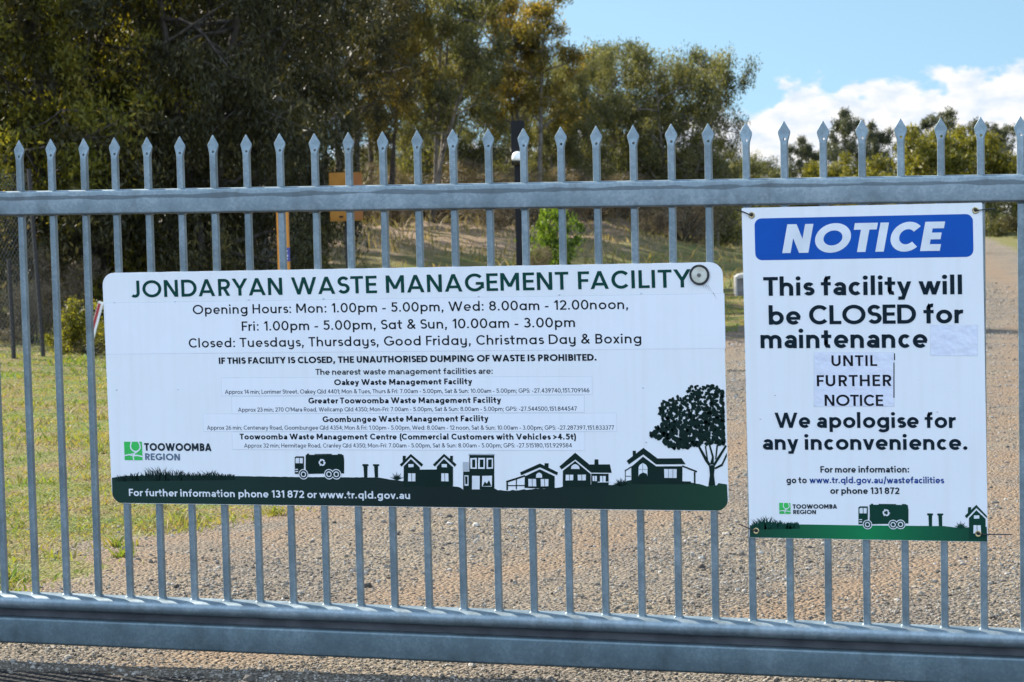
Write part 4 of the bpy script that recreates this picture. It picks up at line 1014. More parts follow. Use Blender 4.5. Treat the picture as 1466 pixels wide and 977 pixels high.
V = np.stack([V[..., 0] * ca - V[..., 1] * sa, V[..., 0] * sa + V[..., 1] * ca, V[..., 2]], -1)
P = np.stack([CAM[0] + RGT[0] * u + FWD[0] * d, CAM[1] + RGT[1] * u + FWD[1] * d, land(u, d) + size * .22], -1)
V = V + P[:, None, :]
Fs = (ICO_F[None] + (np.arange(n) * 12)[:, None, None]).reshape(-1, 3)
def mat_stone():
    m, N, L, b = new_mat('crushed_stone')
    geo = N.new('ShaderNodeNewGeometry')
    r = ramp_node(N, [(0, (.050, .046, .042)), (.09, (.125, .110, .092)), (.45, (.220, .192, .158)), (.85, (.295, .265, .225)), (1, (.40, .375, .335))])
    L.new(geo.outputs['Random Per Island'], r.inputs[0]); L.new(r.outputs[0], b.inputs['Base Color'])
    b.inputs['Roughness'].default_value = .9; b.inputs['Specular IOR Level'].default_value = .2
    return m
stones = link(bpy.data.objects.new('gravel_stones', fast_mesh('gravel_stones', V.reshape(-1, 3), Fs, mat_stone())))
tag(stones, 'loose pale brown crushed stones scattered over the gravel road', 'gravel', kind='stuff')

# grass blades
def blades(u, d, hgt, wid, lean, rng):
    n = len(u)
    P = np.stack([CAM[0] + RGT[0] * u + FWD[0] * d, CAM[1] + RGT[1] * u + FWD[1] * d, land(u, d) - .004], -1)
    a = rng.random(n) * 6.283; t = rng.random(n) * 6.283
    side = np.stack([np.cos(a), np.sin(a), 0 * a], -1) * wid[:, None] / 2
    ln = np.stack([np.cos(t), np.sin(t), 0 * t], -1) * (hgt * lean)[:, None]
    up = np.zeros((n, 3)); up[:, 2] = hgt
    mid = P + up * .6 + ln * .35; tip = P + up + ln
    V = np.stack([P - side, P + side, mid + side * .75, tip, mid - side * .75], 1)
    i = np.arange(n)[:, None] * 5
    F = np.concatenate([i + np.array([[0, 1, 2, 3]])], 0)
    F2 = i + np.array([[0, 3, 4]])
    Fl = np.empty((n * 2, 4), dtype=np.int64); 
    return V.reshape(-1, 3), np.concatenate([i + np.array([[0, 1, 2, 4]])]), i + np.array([[4, 2, 3]])
def blade_obj(name, parts, mat):
    Vs, Fq, Ft, off = [], [], [], 0
    for V, a, b in parts:
        Vs.append(V); Fq.append(a + off); Ft.append(b + off); off += len(V)
    V = np.concatenate(Vs); Fq = np.concatenate(Fq); Ft = np.concatenate(Ft)
    me = bpy.data.meshes.new(name); m1, m2 = len(Fq), len(Ft)
    me.vertices.add(len(V)); me.vertices.foreach_set('co', V.astype(np.float32).reshape(-1))
    loops = np.concatenate([Fq.reshape(-1), Ft.reshape(-1)]).astype(np.int32)
    me.loops.add(len(loops)); me.loops.foreach_set('vertex_index', loops)
    me.polygons.add(m1 + m2)
    me.polygons.foreach_set('loop_start', np.concatenate([np.arange(m1) * 4, m1 * 4 + np.arange(m2) * 3]).astype(np.int32))
    me.polygons.foreach_set('loop_total', np.concatenate([np.full(m1, 4), np.full(m2, 3)]).astype(np.int32))
    me.update(calc_edges=True); me.materials.append(mat)
    return link(bpy.data.objects.new(name, me))
M_GRASS = mat_leaf('short_grass_blades', [(.26, .19, .10), (.235, .215, .072), (.160, .215, .042), (.085, .178, .024)], 1.1, .38, spec=.05)
M_DRY = mat_leaf('dry_grass_blades', [(.080, .105, .028), (.19, .155, .075), (.30, .225, .14), (.38, .30, .205)], .45, .40, spec=.08)
u, d = scatter_ud(210000, 9.3, 40, -.235, .12, 1.7)
rm = road_mask(u, d); pn = vnoise(u * 1.1, d * 1.1, 31) * .6 + vnoise(u * 4, d * 4, 32) * .4
k = (nrng.random(len(u)) > rm * 1.15) & (nrng.random(len(u)) < .04 + 1.5 * pn ** 1.6) & (bank_mask(u, d) < .3)
near_edge = smoothstep(.0, .6, rm)
u, d = u[k], d[k]; n = len(u)
clump = vnoise(u * 2.4, d * 2.4, 35) ** 3
hg = (.008 + .060 * clump * nrng.random(n) + .016 * nrng.random(n) ** 2 + .02 * (vnoise(u * 2, d * 2, 33) > .66) * nrng.random(n)) * (1 + .012 * (d - 9))
wd = nrng.uniform(.004, .010, n) * (1 + .06 * (d - 9))
g1 = blades(u, d, hg, wd, nrng.uniform(.6, 2.6, n), nrng)
# weeds and taller tufts, thickest along the ragged gravel edge
tu, td = [], []
for k in range(70):
    dd = nrng.uniform(9.6, 22); uu = float(road_left(dd)) + (nrng.normal(-.1, .35) if k % 2 else -abs(nrng.normal(0, 1.6)))
    m_ = int(nrng.integers(14, 60)); r_t = nrng.uniform(.02, .09)
    tu.append(uu + nrng.normal(0, r_t, m_)); td.append(dd + nrng.normal(0, r_t, m_))
tu = np.concatenate(tu); td = np.concatenate(td)
g1b = blades(tu, td, nrng.uniform(.02, .075, len(tu)), nrng.uniform(.006, .014, len(tu)), nrng.uniform(.4, 1.6, len(tu)), nrng)
go = blade_obj('grass', [g1, g1b], M_GRASS); tag(go, 'short patchy green and straw coloured lawn left of the gravel road', 'grass', kind='stuff')
u, d = scatter_ud(90000, 28, 110, -.22, .11, 1.2)
bm_ = bank_mask(u, d); rm = road_mask(u, d)
k = (rm < .3) & (nrng.random(len(u)) < np.maximum(bm_, .25 * (d > 40)) * (.15 + 1.4 * vnoise(u * .8, d * .8, 41) ** 2))
u, d = u[k], d[k]; n = len(u)
g2 = blades(u, d, nrng.uniform(.05, .17, n) + .30 * (vnoise(u * .9, d * .9, 43) > .62) * nrng.random(n), nrng.uniform(.012, .028, n) * (1 + .01 * (d - 30)), nrng.uniform(.3, 1.1, n), nrng)
dg = blade_obj('dry_grass', [g2], M_DRY); tag(dg, 'dry straw coloured tussock grass over the low bank behind the lawn', 'grass', kind='stuff')

# ------------------------------------------------------------------ trees
def orth(v):
    a = np.cross(v, np.array([0, 0, 1.0])); n = np.linalg.norm(a)
    return a / n if n > 1e-4 else np.array([1.0, 0, 0])
class Plant:
    def __init__(s, seed): s.r = np.random.default_rng(seed); s.tubes = []; s.tips = []
    def limb(s, p, dirv, L, r0, r1, n=6, wob=.12, grav=0.0):
        pts = [np.array(p, float)]; dv = np.array(dirv, float); dv /= np.linalg.norm(dv)
        for k in range(n):
            dv = dv + s.r.normal(0, wob, 3) + np.array([0, 0, grav]); dv /= np.linalg.norm(dv)
            pts.append(pts[-1] + dv * L / n)
        s.tubes.append((pts, [r0 + (r1 - r0) * k / n for k in range(n + 1)]))
        return pts, dv
    def wood(s, name, mat, sides=6):
        mb = MB()
        for pts, rr in s.tubes: mb.tube(pts, rr, sides if rr[0] > .03 else 4)
        return mb.mesh(name, mat, True)
    def leaves(s, name, mat, count, ln, wd, cr, droop, squash=.8):
        tips = np.array([t[:3] for t in s.tips]); wts = np.array([t[3] for t in s.tips]); wts = wts / wts.sum()
        idx = s.r.choice(len(tips), count, p=wts)
        off = s.r.normal(0, 1, (count, 3)); off /= np.maximum(np.linalg.norm(off, axis=1, keepdims=True), .3); off *= (s.r.random((count, 1)) ** .6) * cr * s.r.uniform(.5, 1.3, (len(tips), 1))[idx]
        off[:, 2] *= squash
        off[:, 2] -= s.r.random(count) * cr * droop * .6
        c = tips[idx] + off
        ax = s.r.normal(0, 1, (count, 3)); ax[:, 2] -= droop * 1.6; ax /= np.linalg.norm(ax, axis=1, keepdims=True)
        t = s.r.normal(0, 1, (count, 3)); sd = np.cross(ax, t); sd /= np.maximum(np.linalg.norm(sd, axis=1, keepdims=True), 1e-3)
        L = ln * s.r.uniform(.6, 1.4, (count, 1)); Wd = wd * s.r.uniform(.6, 1.4, (count, 1))
        V = np.stack([c - ax * L * .5, c + sd * Wd * .5 - ax * L * .05, c + ax * L * .5, c - sd * Wd * .5 - ax * L * .05], 1).reshape(-1, 3)
        return fast_mesh(name, V, np.arange(count * 4).reshape(-1, 4), mat)
def grow(seed, H, spread, stems=1, lo=.25, nb=12, rise=(.1, .7), taper=.55, trunk=.12, lean=.08, twigs=5, clump_w=1.0, top=1.0, grav=0.0):
    P = Plant(seed); r = P.r
    for s in range(stems):
        a = r.random() * 6.283; ln = lean * (1 + .8 * (stems > 1)) * r.uniform(.5, 1.5)
        pts, _ = P.limb((math.cos(a) * .12 * (stems > 1), math.sin(a) * .12 * (stems > 1), -.15), (math.cos(a) * ln, math.sin(a) * ln, 1), H * r.uniform(.80, .93) + .15, trunk * r.uniform(.75, 1.1), trunk * .16, 10, .05)
        ga = r.random() * 6.28
        for b in range(nb):
            t = lo + (1 - lo) * (b + r.random()) / nb
            i = min(9, int(t * 10)); f = t * 10 - i; p = pts[i] * (1 - f) + pts[i + 1] * f
            ga += 2.4 + r.normal(0, .3)
            prof = math.sin(math.pi * min(1, .22 + .78 * (t - lo) / (1 - lo) * .93)) ** .6 if top else 1
            L = spread * (taper + (1 - taper) * prof) * prof * r.uniform(.65, 1.15)
            e = r.uniform(*rise)
            bp, dv = P.limb(p, (math.cos(ga) * math.cos(e), math.sin(ga) * math.cos(e), math.sin(e)), L, trunk * .34 * (1.1 - .6 * t), .012, 6, .16, grav)
            for q in range(twigs):
                tt = r.uniform(.35, 1.0); j = min(5, int(tt * 6)); pp = bp[j] * (1 - (tt * 6 - j)) + bp[j + 1] * (tt * 6 - j) if j < 6 else bp[-1]
                dd = dv * .7 + r.normal(0, .7, 3)
                tp, _ = P.limb(pp, dd, L * r.uniform(.22, .45), .011, .004, 3, .2, grav)
                P.tips.append((*tp[-1], clump_w)); P.tips.append((*tp[-2], .5 * clump_w))
            P.tips.append((*bp[-1], clump_w))
        P.tips.append((*pts[-1], clump_w)); P.tips.append((*pts[-2], clump_w))
    return P
M_BARK = mat_noise('dark_fissured_bark', (.030, .025, .020), (.085, .072, .058), 9, .9, 0, 8, .35, .65, .6, 30, .2)
M_BARKP = mat_noise('pale_gum_bark', (.085, .075, .062), (.20, .18, .155), 5, .85, 0, 8, .35, .65, .4, 25, .2)
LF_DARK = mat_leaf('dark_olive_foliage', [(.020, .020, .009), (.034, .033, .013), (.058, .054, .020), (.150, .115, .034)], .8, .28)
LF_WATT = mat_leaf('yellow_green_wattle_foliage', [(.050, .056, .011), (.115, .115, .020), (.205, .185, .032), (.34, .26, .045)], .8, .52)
LF_CAS = mat_leaf('grey_green_foliage', [(.036, .040, .020), (.078, .084, .036), (.150, .146, .062), (.25, .21, .085)], .75, .42)
LF_OCH = mat_leaf('ochre_tipped_foliage', [(.048, .048, .014), (.105, .092, .024), (.20, .142, .030), (.34, .22, .04)], .6, .46)
LF_FAR = mat_leaf('far_grey_foliage', [(.035, .042, .028), (.055, .062, .038), (.080, .086, .050), (.110, .105, .060)], .4, .3)
LF_FARW = mat_leaf('far_wattle_foliage', [(.055, .058, .011), (.115, .112, .019), (.185, .165, .027), (.26, .21, .034)], .4, .42)
LF_LIME = mat_leaf('fresh_green_foliage', [(.040, .075, .012), (.080, .135, .020), (.130, .19, .030), (.20, .24, .045)], 2.5, .45)
LF_BROWN = mat_leaf('dead_brown_twigs', [(.075, .055, .038), (.13, .098, .066), (.20, .155, .105), (.28, .225, .16)], 2.0, .25)
KINDS = {}
def kind(name, seed, H, spread, leafmat, barkmat, count, ln, wd, cr, droop, **kw):
    P = grow(seed, H, spread, **kw)
    cr_ = P.leaves('crown', leafmat, count, ln, wd, cr, droop)
    wo = P.wood('trunk', barkmat)
    co = np.empty(len(cr_.vertices) * 3, dtype=np.float32); cr_.vertices.foreach_get('co', co); co = co.reshape(-1, 3)
    KINDS[name] = (cr_, wo, float(np.percentile(co[:, 2], 99.7)), float(np.percentile(np.abs(co[:, 0]), 98)))
# left thicket: low-hanging dense trees close behind the lawn
kind('wattle', 1, 7.0, 2.6, LF_WATT, M_BARK, 36000, .105, .034, .40, .5, stems=2, lo=.06, nb=17, rise=(-.15, .6), twigs=6, trunk=.11)
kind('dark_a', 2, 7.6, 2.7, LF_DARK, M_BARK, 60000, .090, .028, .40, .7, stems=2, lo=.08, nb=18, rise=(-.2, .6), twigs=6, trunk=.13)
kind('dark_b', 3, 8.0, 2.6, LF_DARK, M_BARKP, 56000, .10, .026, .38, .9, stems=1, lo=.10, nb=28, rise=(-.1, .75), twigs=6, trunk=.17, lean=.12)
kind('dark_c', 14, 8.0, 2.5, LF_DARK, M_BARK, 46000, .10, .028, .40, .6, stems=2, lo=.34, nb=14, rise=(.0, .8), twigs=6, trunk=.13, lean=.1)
kind('ochre', 4, 7.0, 2.4, LF_OCH, M_BARK, 40000, .095, .030, .40, .7, stems=2, lo=.36, nb=13, rise=(.0, .7), twigs=5, trunk=.11)
# middle stand
kind('sparse_gum', 5, 9.0, 1.9, LF_CAS, M_BARKP, 26000, .14, .032, .42, .9, stems=3, lo=.34, nb=11, rise=(.3, 1.0), twigs=5, trunk=.10, lean=.13)
kind('casuarina', 6, 7.0, 2.2, LF_CAS, M_BARKP, 32000, .15, .030, .42, .9, stems=2, lo=.14, nb=16, rise=(.1, .9), twigs=6, trunk=.11, lean=.1)
kind('olive_round', 7, 6.0, 2.5, LF_CAS, M_BARKP, 50000, .13, .036, .46, .7, stems=4, lo=.16, nb=15, rise=(.0, .8), twigs=6, trunk=.10, lean=.15)
kind('ochre_top', 8, 7.0, 1.9, LF_OCH, M_BARKP, 32000, .14, .034, .40, .7, stems=3, lo=.42, nb=10, rise=(.2, 1.0), twigs=6, trunk=.10, lean=.12)
# far trees
kind('far_gum', 9, 9.0, 2.4, LF_FAR, M_BARK, 12000, .28, .09, .62, .5, stems=2, lo=.22, nb=11, rise=(.1, .9), twigs=4, trunk=.15, lean=.1)
kind('far_sparse', 10, 10.0, 2.4, LF_FAR, M_BARKP, 5200, .30, .09, .60, .4, stems=2, lo=.50, nb=7, rise=(.2, 1.0), twigs=4, trunk=.14, lean=.14)
kind('far_wattle', 11, 5.0, 2.6, LF_FARW, M_BARK, 16000, .24, .08, .55, .3, stems=3, lo=.06, nb=10, rise=(-.1, .8), twigs=5, trunk=.10, lean=.22)
# shrubs
def bush(name, seed, H, spread, leafmat, count, ln, wd, cr, stems=7, droop=.1):
    P = Plant(seed); r = P.r
    for s in range(stems):
        a = r.random() * 6.283; e = r.uniform(.5, 1.4)
        pts, dv = P.limb((math.cos(a) * .04, math.sin(a) * .04, -.05), (math.cos(a) * math.cos(e), math.sin(a) * math.cos(e), math.sin(e)), H * r.uniform(.7, 1.05), .016, .005, 6, .15)
        for k in range(2, 7):
            P.tips.append((*pts[k], .4 + .15 * k))
            q, _ = P.limb(pts[k], r.normal(0, 1, 3) + np.array([0, 0, .6]), spread * .4, .006, .003, 3, .2); P.tips.append((*q[-1], 1.0))
    cr_ = P.leaves('foliage', leafmat, count, ln, wd, cr, droop); wo = P.wood('stems', M_BARK)
    co = np.empty(len(cr_.vertices) * 3, dtype=np.float32); cr_.vertices.foreach_get('co', co); co = co.reshape(-1, 3)
    KINDS[name] = (cr_, wo, float(np.percentile(co[:, 2], 99.5)), float(np.percentile(np.abs(co[:, 0]), 97)))
bush('lime_bush', 21, 1.2, .7, LF_LIME, 5200, .075, .032, .17, 9)
bush('wattle_bush', 22, 1.0, .8, LF_WATT, 4500, .075, .026, .18, 9)
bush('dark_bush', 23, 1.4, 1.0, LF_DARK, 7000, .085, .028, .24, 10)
bush('brown_bush', 24, 1.2, .8, LF_BROWN, 6000, .14, .007, .20, 12)
bush('far_bush', 25, 2.2, 1.6, LF_CAS, 6000, .17, .06, .42, 10)
def plant(kn, oname, px, d, ytop=None, H=None, wscale=1.0, rz=0.0, label=None, cat='tree', group=None, sink=0.0):
    cr_, wo, hk, wk = KINDS[kn]
    loc = place(px, d, -sink)
    if H is None: H = z_at(ytop, px, d) - loc[2]
    s = H / hk
    e = empty(oname, loc, (0, 0, rz)); e.scale = (s * wscale, s * wscale, s)
    tag(e, label, cat, group)
    link(bpy.data.objects.new(wo.name.split('.')[0], wo), e); link(bpy.data.objects.new(cr_.name.split('.')[0], cr_), e)
    return e
GB = 'dark trees in the thicket left of the lawn'
plant('wattle', 'wattle_tree', -38, 34.5, H=6.8, rz=.4, label='yellow green wattle tree with sunlit leaves at the left edge of the thicket')
plant('wattle', 'wattle_tree', 62, 35.5, H=6.4, rz=2.2, wscale=.85, label='second yellow green wattle tree, between the leftmost wattle and the dark thicket')
plant('dark_a', 'bushy_tree', 150, 35, H=7.6, rz=1.0, label='dark low hanging tree rising behind the top left corner of the facility sign')
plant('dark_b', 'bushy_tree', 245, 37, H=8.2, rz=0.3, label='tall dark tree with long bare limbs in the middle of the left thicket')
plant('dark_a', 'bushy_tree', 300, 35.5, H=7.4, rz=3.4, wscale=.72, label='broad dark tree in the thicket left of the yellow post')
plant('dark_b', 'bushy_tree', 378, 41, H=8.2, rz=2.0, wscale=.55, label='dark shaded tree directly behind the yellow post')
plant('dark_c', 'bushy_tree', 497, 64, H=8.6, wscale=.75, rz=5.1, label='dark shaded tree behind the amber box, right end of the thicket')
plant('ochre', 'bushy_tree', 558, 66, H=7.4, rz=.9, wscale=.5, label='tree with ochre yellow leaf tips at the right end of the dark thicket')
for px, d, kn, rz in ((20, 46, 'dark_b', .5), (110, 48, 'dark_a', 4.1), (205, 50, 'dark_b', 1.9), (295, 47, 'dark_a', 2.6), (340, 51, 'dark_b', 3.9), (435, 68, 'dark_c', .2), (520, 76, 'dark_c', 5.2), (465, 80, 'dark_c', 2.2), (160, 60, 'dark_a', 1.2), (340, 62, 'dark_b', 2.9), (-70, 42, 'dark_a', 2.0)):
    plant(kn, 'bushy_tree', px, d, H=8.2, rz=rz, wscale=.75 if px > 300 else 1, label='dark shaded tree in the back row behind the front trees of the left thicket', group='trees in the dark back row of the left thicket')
# middle stand on the bank
plant('sparse_gum', 'gum_tree', 612, 68, ytop=-45, rz=.6, label='thin grey gum tree with several bare slender stems and sky showing through its top')
plant('casuarina', 'casuarina_tree', 664, 72, ytop=12, rz=1.4, label='grey green feathery tree right of the thin multi stemmed gum', wscale=.95)
plant('ochre_top', 'gum_tree', 765, 74, ytop=-18, rz=.2, wscale=.9, label='tall tree with ochre yellow top behind the black camera post')
plant('casuarina', 'casuarina_tree', 716, 80, ytop=92, rz=4.0, wscale=.8, label='dark feathery tree filling the gap left of the ochre topped tree')
plant('casuarina', 'casuarina_tree', 806, 78, ytop=118, rz=2.2, wscale=.8, label='low feathery tree beneath the ochre topped tree, under the blue gap of sky')
plant('olive_round', 'bushy_tree', 836, 80, ytop=74, rz=.7, wscale=.45, label='dark pointed tree left of the round olive tree')
plant('olive_round', 'bushy_tree', 898, 84, ytop=64, rz=2.4, wscale=.82, label='olive green round topped tree in the middle of the stand right of the black post')
plant('olive_round', 'bushy_tree', 965, 82, ytop=72, rz=4.4, wscale=.70, label='rightmost round olive tree of the stand, beside the cloud')
plant('casuarina', 'casuarina_tree', 1030, 84, ytop=190, rz=1.1, wscale=.7, label='small wispy tree at the foot of the rightmost round olive tree')
for px, d, yt, rz in ((640, 88, 165, .4), (705, 90, 180, 1.7), (780, 92, 185, 3.0), (850, 92, 185, 4.3), (910, 94, 190, 5.5), (960, 95, 200, .9), (585, 86, 150, 2.1)):
    plant('casuarina', 'casuarina_tree', px, d, ytop=yt, rz=rz, label='dim feathery tree in the back row behind the middle stand', group='trees in the back row of the middle stand')
for k, px in enumerate(range(440, 1060, 44)):
    plant('olive_round', 'bushy_tree', px, 112 + 9 * (k % 3), ytop=232 - 14 * (k % 2), rz=k * 1.3, wscale=1.25, label='dim low tree in the far row closing the view under the trees on the bank', group='far row of low trees behind the bank')
# far right
plant('far_gum', 'gum_tree', 1100, 150, ytop=232, rz=.3, wscale=1.2, label='small grey tree far off, low beside the wispy tree')
plant('far_gum', 'gum_tree', 1060, 140, ytop=225, rz=2.3, wscale=1.2, label='small grey tree far off, half hidden behind the wispy tree')
plant('far_gum', 'gum_tree', 1147, 172, ytop=197, rz=1.2, wscale=.75, label='narrow dark gum far off, left of the power pole')
plant('far_gum', 'gum_tree', 1180, 180, ytop=205, rz=3.2, wscale=1.0, label='grey gum far off directly behind the power pole')
plant('far_gum', 'gum_tree', 1216, 172, ytop=158, rz=4.6, wscale=.72, label='tallest dark gum far off, right of the power pole')
plant('far_gum', 'gum_tree', 1256, 176, ytop=176, rz=5.5, wscale=.62, label='dark gum far off, touching the right side of the tallest dark gum')
plant('far_sparse', 'gum_tree', 1283, 185, ytop=183, rz=.4, wscale=.9, label='thin see-through gum far off between the tallest gum and the wattles')
plant('far_sparse', 'gum_tree', 1338, 186, ytop=158, rz=2.0, wscale=.9, label='tall sparse gum rising above the left part of the wattles')
plant('far_sparse', 'gum_tree', 1362, 192, ytop=168, rz=3.7, wscale=.8, label='thin sparse gum just right of the tall sparse gum above the wattles')
plant('far_sparse', 'gum_tree', 1424, 190, ytop=172, rz=5.0, wscale=.9, label='dark sparse gum rising above the right part of the wattles')
plant('far_sparse', 'gum_tree', 1462, 195, ytop=166, rz=1.4, wscale=.9, label='sparse gum at the right edge above the wattles')
for px, d, yt, rz, ws, lb in ((1142, 150, 238, .5, 1.1, 'low olive wattle far off, leftmost of the low wattles'), (1186, 148, 234, 1.5, 1.0, 'low olive wattle far off at the foot of the power pole'), (1268, 142, 222, 2.5, .9, 'small olive wattle left of the big wattle clump'),
                              (1318, 132, 188, .3, .95, 'large olive wattle, leftmost of the big clump at right'), (1372, 128, 184, 3.3, .95, 'large olive wattle in the middle of the big clump at right'),
                              (1428, 134, 194, 4.1, .9, 'olive wattle right of the largest wattles'), (1482, 130, 188, 5.3, .9, 'olive wattle at the right edge of the clump'), (1232, 138, 243, 1.0, 1.0, 'low olive wattle under the tallest dark gum')):
    plant('far_wattle', 'wattle_tree', px, d, ytop=yt, rz=rz, wscale=ws, label=lb)
# shrubs
plant('lime_bush', 'shrub', 794, 50, ytop=297, wscale=.50, rz=.4, cat='shrub', label='bright green leafy shrub on the bank just right of the black post')
plant('brown_bush', 'shrub', 772, 49, ytop=352, wscale=.8, rz=1.4, cat='shrub', label='brown dry weed at the left foot of the bright green shrub')
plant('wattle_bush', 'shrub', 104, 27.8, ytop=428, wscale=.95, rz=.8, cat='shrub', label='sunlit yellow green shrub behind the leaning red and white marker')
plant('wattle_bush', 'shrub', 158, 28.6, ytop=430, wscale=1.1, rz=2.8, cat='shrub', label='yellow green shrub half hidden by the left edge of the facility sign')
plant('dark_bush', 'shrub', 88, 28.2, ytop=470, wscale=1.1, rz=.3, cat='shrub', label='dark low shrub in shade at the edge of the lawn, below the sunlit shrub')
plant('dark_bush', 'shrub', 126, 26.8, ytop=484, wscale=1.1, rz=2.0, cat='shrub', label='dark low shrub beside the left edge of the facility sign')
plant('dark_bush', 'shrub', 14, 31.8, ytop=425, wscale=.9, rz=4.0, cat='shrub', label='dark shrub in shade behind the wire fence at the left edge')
plant('brown_bush', 'shrub', 84, 33, ytop=352, wscale=.75, rz=.2, cat='shrub', label='pale dead brown shrub above the sunlit yellow green shrub')
plant('brown_bush', 'shrub', 45, 30.5, ytop=400, wscale=.9, rz=2.2, cat='shrub', label='dead brown weed thicket beside the dark fence post')
plant('brown_bush', 'shrub', 5, 31, ytop=410, wscale=1.0, rz=3.9, cat='shrub', label='dead brown weed at the far left, beside the short fence post')
plant('wattle_bush', 'shrub', 434, 40, ytop=352, wscale=.9, rz=1.9, cat='shrub', label='small yellow green shrub right of the yellow post')
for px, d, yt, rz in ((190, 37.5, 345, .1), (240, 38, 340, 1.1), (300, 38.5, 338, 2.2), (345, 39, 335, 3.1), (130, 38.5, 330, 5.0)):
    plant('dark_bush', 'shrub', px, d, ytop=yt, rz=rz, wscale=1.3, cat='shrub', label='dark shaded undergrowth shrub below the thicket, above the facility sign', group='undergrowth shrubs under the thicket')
plant('far_bush', 'shrub', 1428, 118, ytop=306, wscale=1.0, rz=.6, cat='shrub', label='grey green shrub at the far end of the gravel road, right of the notice')
plant('dark_bush', 'shrub', 1475, 112, ytop=285, wscale=1.1, rz=1.9, cat='shrub', label='dark shrub at the right edge beside the far end of the road')
plant('far_bush', 'shrub', 1400, 124, ytop=285, wscale=1.2, rz=2.6, cat='shrub', label='dark shrub at the far end of the road, hidden partly by the notice')
plant('far_bush', 'shrub', 1052, 108, ytop=296, wscale=1.3, rz=3.6, cat='shrub', label='dim shrub across the field between the two signs')
plant('far_bush', 'shrub', 1020, 100, ytop=292, wscale=1.2, rz=4.7, cat='shrub', label='dim shrub under the rightmost round olive tree')

for k, px in enumerate(range(452, 1000, 30)):
    plant('brown_bush', 'shrub', px + 9 * (k % 3), 66 + 3.5 * (k % 4) + (6 if px > 780 else 0), H=.75 + .32 * ((k * 7) % 4), wscale=1.35, rz=k * 1.9, cat='shrub', label='brown twiggy undergrowth bush at the foot of the trees along the top of the bank', group='brown undergrowth along the bank top')

# ------------------------------------------------------------------ small things
M_BLACK = mat_plain('black_powder_coat', (.006, .0065, .009), .5, spec=.2)
M_WHITEP = mat_plain('white_plastic', (.74, .74, .72), .35)
M_YEL = mat_noise('weathered_yellow_paint', (.50, .185, .015), (.58, .225, .022), 8, .55)
M_AMB = mat_noise('amber_paint', (.27, .115, .020), (.34, .150, .028), 6, .65, spec=.15)
M_ORG = mat_noise('deep_orange_paint', (.30, .095, .012), (.36, .12, .018), 6, .6)
M_CONC = mat_noise('pale_concrete', (.30, .285, .26), (.42, .40, .37), 12, .85, 0, 8, .3, .7, .4, 60)
M_DKCONC = mat_noise('grey_concrete', (.11, .105, .10), (.19, .18, .17), 10, .9)
M_RED = mat_plain('red_reflective', (.34, .020, .022), .35)
M_WIRE = mat_plain('dull_fence_wire', (.17, .17, .16), .55, .4)
M_POSTD = mat_plain('dark_star_picket', (.018, .016, .016), .7)
M_POLE = mat_noise('weathered_grey_timber', (.20, .18, .16), (.32, .30, .27), 4, .85)
# black post carrying a dome camera
px, d = 744.5, 24.0
loc = place(px, d); zt = z_at(173, px, d) - loc[2]; zb = z_at(225, px, d) - loc[2]
cp = empty('camera_post', loc, (0, 0, YAW)); tag(cp, 'black post with a black head box and white dome camera behind the gate', 'post')
MB().loft([[(a, b, z) for a, b in rrect(.084, .084, .008, 3)] for z in (-.15, zt - .30)]).build('pole', M_BLACK, cp)
MB().loft([[(a, b, z) for a, b in rrect(.20, .20, .01, 2)] for z in (0, .012)]).build('base_plate', M_BLACK, cp)
MB().loft([[(a, b, z) for a, b in rrect(.132, .10, .006, 3)] for z in (zt - .42, zt)]).build('head_box', M_BLACK, cp)
dcx, dcy = -.004, -.115
dc = MB().lathe([(.004, .072), (.026, .068), (.046, .054), (.058, .030), (.061, .004), (.058, -.012), (.020, -.012)], 28, 'z', (dcx, dcy, zb - .018)).build('dome_housing', M_WHITEP, cp, True)
M_GLASS = mat_plain('smoked_dome', (.010, .010, .012), .08)
MB().lathe([(.050, -.0125), (.047, -.030), (.036, -.046), (.018, -.056), (.002, -.058)], 28, 'z', (dcx, dcy, zb - .018)).build('smoked_dome', M_GLASS, dc, True)
MB().tube([(dcx, -.048, zb + .035), (dcx, dcy, zb + .035)], .018, 10).build('camera_arm', M_WHITEP, cp)
# yellow bollard with a small blue plate
px, d = 405.5, 22.0
loc = place(px, d); zt = z_at(282, px, d) - loc[2]; zl = z_at(364, px, d) - loc[2]
yp = empty('yellow_post', loc, (0, 0, YAW)); tag(yp, 'square yellow post with a small blue plate, seen just above the facility sign', 'post')
MB().loft([[(a, b, z) for a, b in rrect(.100, .100, .008, 3)] for z in (-.1, zt - .01)] + [[(a * .85, b * .85, zt) for a, b in rrect(.100, .100, .008, 3)]]).build('shaft', M_YEL, yp)
M_BLUEP = mat_plain('violet_blue_plate', (.045, .050, .22), .4)
pl_ = MB().loft([[(.028 + a, -.0505 - .004 * k, zl + b) for a, b in rrect(.060, .118, .006, 3)] for k in (0, 1)]).build('blue_plate', M_BLUEP, yp)
mb = MB()
for zz_, w_ in ((.030, .018), (.005, .012), (-.012, .026), (-.036, .020)):
    mb.box(.028 - w_ / 2, -.0553, zl + zz_ - .006, .028 + w_ / 2, -.0545, zl + zz_ + .006)
mb.build('plate_symbol', M_WHITEP, pl_)
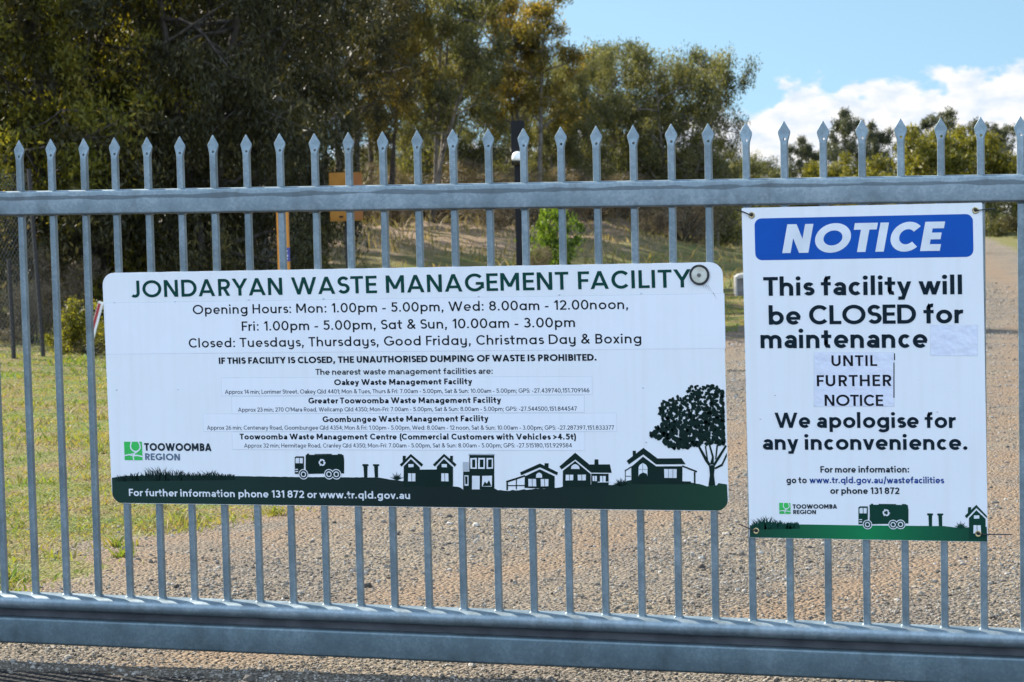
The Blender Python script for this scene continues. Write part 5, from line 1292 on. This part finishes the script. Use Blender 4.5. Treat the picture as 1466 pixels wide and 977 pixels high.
# amber box on a slim post
px, d = 497, 31.0
loc = place(px, d); z0 = z_at(316, px, d) - loc[2]; z1 = z_at(247, px, d) - loc[2]
ab = empty('amber_box', loc, (0, 0, YAW - .40)); tag(ab, 'amber yellow box on a slim post at the foot of the dark thicket', 'box')
MB().loft([[(a, b, z) for a, b in rrect(.31, .30, .012, 3)] for z in (z0, z1)]).build('cabinet', M_AMB, ab)
MB().loft([[(a, b - .152, z) for a, b in rrect(.27, .006, .002, 2)] for z in (z0 + .02, z1 - .02)]).build('front_panel', M_AMB, ab)
MB().loft([[(a + .1565, b, z) for a, b in rrect(.006, .26, .002, 2)] for z in (z0 + .02, z1 - .02)]).build('side_panel', M_ORG, ab)
MB().box(-.02, -.165, z0 + .045, .03, -.155, z0 + .065).build('handle', M_BLACK, ab)
MB().loft([[(a, b, z) for a, b in rrect(.045, .045, .005, 2)] for z in (-.1, z0 + .002)]).build('slim_post', M_POSTD, ab)
# leaning red and white marker
px, d = 118, 27.2
loc = place(px, d)
mk_ = empty('marker_board', loc, (0, R_(17), YAW)); tag(mk_, 'leaning narrow white marker with a red strip at the edge of the lawn', 'marker')
Lm = (z_at(432, 145, d) - loc[2]) / math.cos(R_(17))
MB().loft([[(a, b, z) for a, b in rrect(.060, .022, .004, 2)] for z in (-.06, Lm)]).build('white_board', M_WHITEP, mk_)
MB().box(-.026, -.0135, Lm * .42, .004, -.0112, Lm - .02).build('red_strip', M_RED, mk_)
# concrete culvert end beside the road
px, d = 1072, 41
loc = place(px, d)
cu = empty('culvert_headwall', loc, (0, 0, YAW)); tag(cu, 'small pale concrete culvert headwall on the grass between the two signs', 'headwall')
zt = z_at(391, px, d) - loc[2]; w2 = .235
mb = MB()
mb.prism([(-w2, -.1), (-w2 + .030, -.1), (-w2 + .030, zt - .085), (-w2, zt - .06)], -.06, .30)
mb.prism([(w2 - .030, -.1), (w2, -.1), (w2, zt + .03), (w2 - .030, zt + .02)], -.06, .30)
mb.prism([(-w2, zt - .06), (-w2 + .030, zt - .0851), (w2 - .030, zt - .030), (w2, zt + .03), (-w2 + .06, zt - .02)], -.06, .30)
mb.build('rim', M_CONC, cu)
MB().prism([(-w2 + .031, -.1), (w2 - .031, -.1), (w2 - .031, zt - .031), (-w2 + .031, zt - .086)], -.02, .25).build('grey_infill', M_DKCONC, cu)
# wire fence at the left
fd = [(-120, 25.5), (-35, 26.2), (14, 26.8), (57, 27.3)]
fl0 = place(*fd[2])
fe = empty('wire_fence', fl0, (0, 0, 0)); tag(fe, 'tall netting fence on thin dark posts at the left edge behind the lawn', 'fence')
tops = []
for i, (px, d) in enumerate(fd):
    q = Vector(place(px, d)) - Vector(fl0); hh = 1.05 if i == 2 else 2.02
    tl = Vector((-.10 if i == 3 else -.02, 0, 0))
    MB().tube([q + Vector((0, 0, -.2)), q + Vector((0, 0, hh)) + tl], .024, 6).build('fence_post', M_POSTD, fe)
    if i != 2: tops.append((q, tl))
mb = MB()
for (a, ta), (b, tb) in zip(tops[:-1], tops[1:]):
    for f in (.08, .5, .98): mb.tube([a + ta * f + Vector((0, 0, 2.0 * f)), b + tb * f + Vector((0, 0, 2.0 * f))], .0022, 4)
    n = int((b - a).length / .07)
    for k in range(-28, n):
        for sgn in (1, -1):
            t0, t1 = (k / n, (k + 28) / n) if sgn > 0 else ((k + 28) / n, k / n)
            p0, p1 = (t0, .06), (t1, 1.96)
            def clipt(pa, pb):
                (ta_, za), (tb_, zb_) = pa, pb
                lo, hi = 0.0, 1.0; dt = tb_ - ta_
                for bnd in (0.0, 1.0):
                    s = (bnd - ta_) / dt
                    if dt > 0: lo, hi = (max(lo, s), hi) if bnd == 0 else (lo, min(hi, s))
                    else: lo, hi = (lo, min(hi, s)) if bnd == 0 else (max(lo, s), hi)
                return lo, hi
            lo, hi = clipt(p0, p1)
            if hi - lo < .03: continue
            pts = []
            for s in (lo, hi):
                t = t0 + (t1 - t0) * s; z = .06 + 1.9 * s
                pts.append(a.lerp(b, t) + ta.lerp(tb, t) * (z / 2) + Vector((0, 0, z)))
            mb.tube(pts, .0013, 3, False)
mb.build('wire_netting', M_WIRE, fe)
# far power pole
px, d = 1203, 165
loc = place(px, d); zt = z_at(224, px, d) - loc[2]
pp = empty('power_pole', loc, (0, 0, YAW)); tag(pp, 'thin grey timber power pole with wires far off among the low wattles', 'pole')
MB().tube([(0, 0, -.4), (0, 0, zt)], [.16, .11], 10).build('pole', M_POLE, pp)
MB().box(-.75, -.17, zt - .45, .75, -.10, zt - .33).build('crossarm', M_POLE, pp)
for x in (-.6, .6):
    for sx in (-1, 1):
        pts = [(x + sx * 22 * t, -.13 - 3 * t, zt - .30 - 1.9 * (1 - (1 - t) ** 2) * .9) for t in np.linspace(0, 1, 9)]
        MB().tube(pts, .018, 4).build('power_wire', M_POSTD, pp)
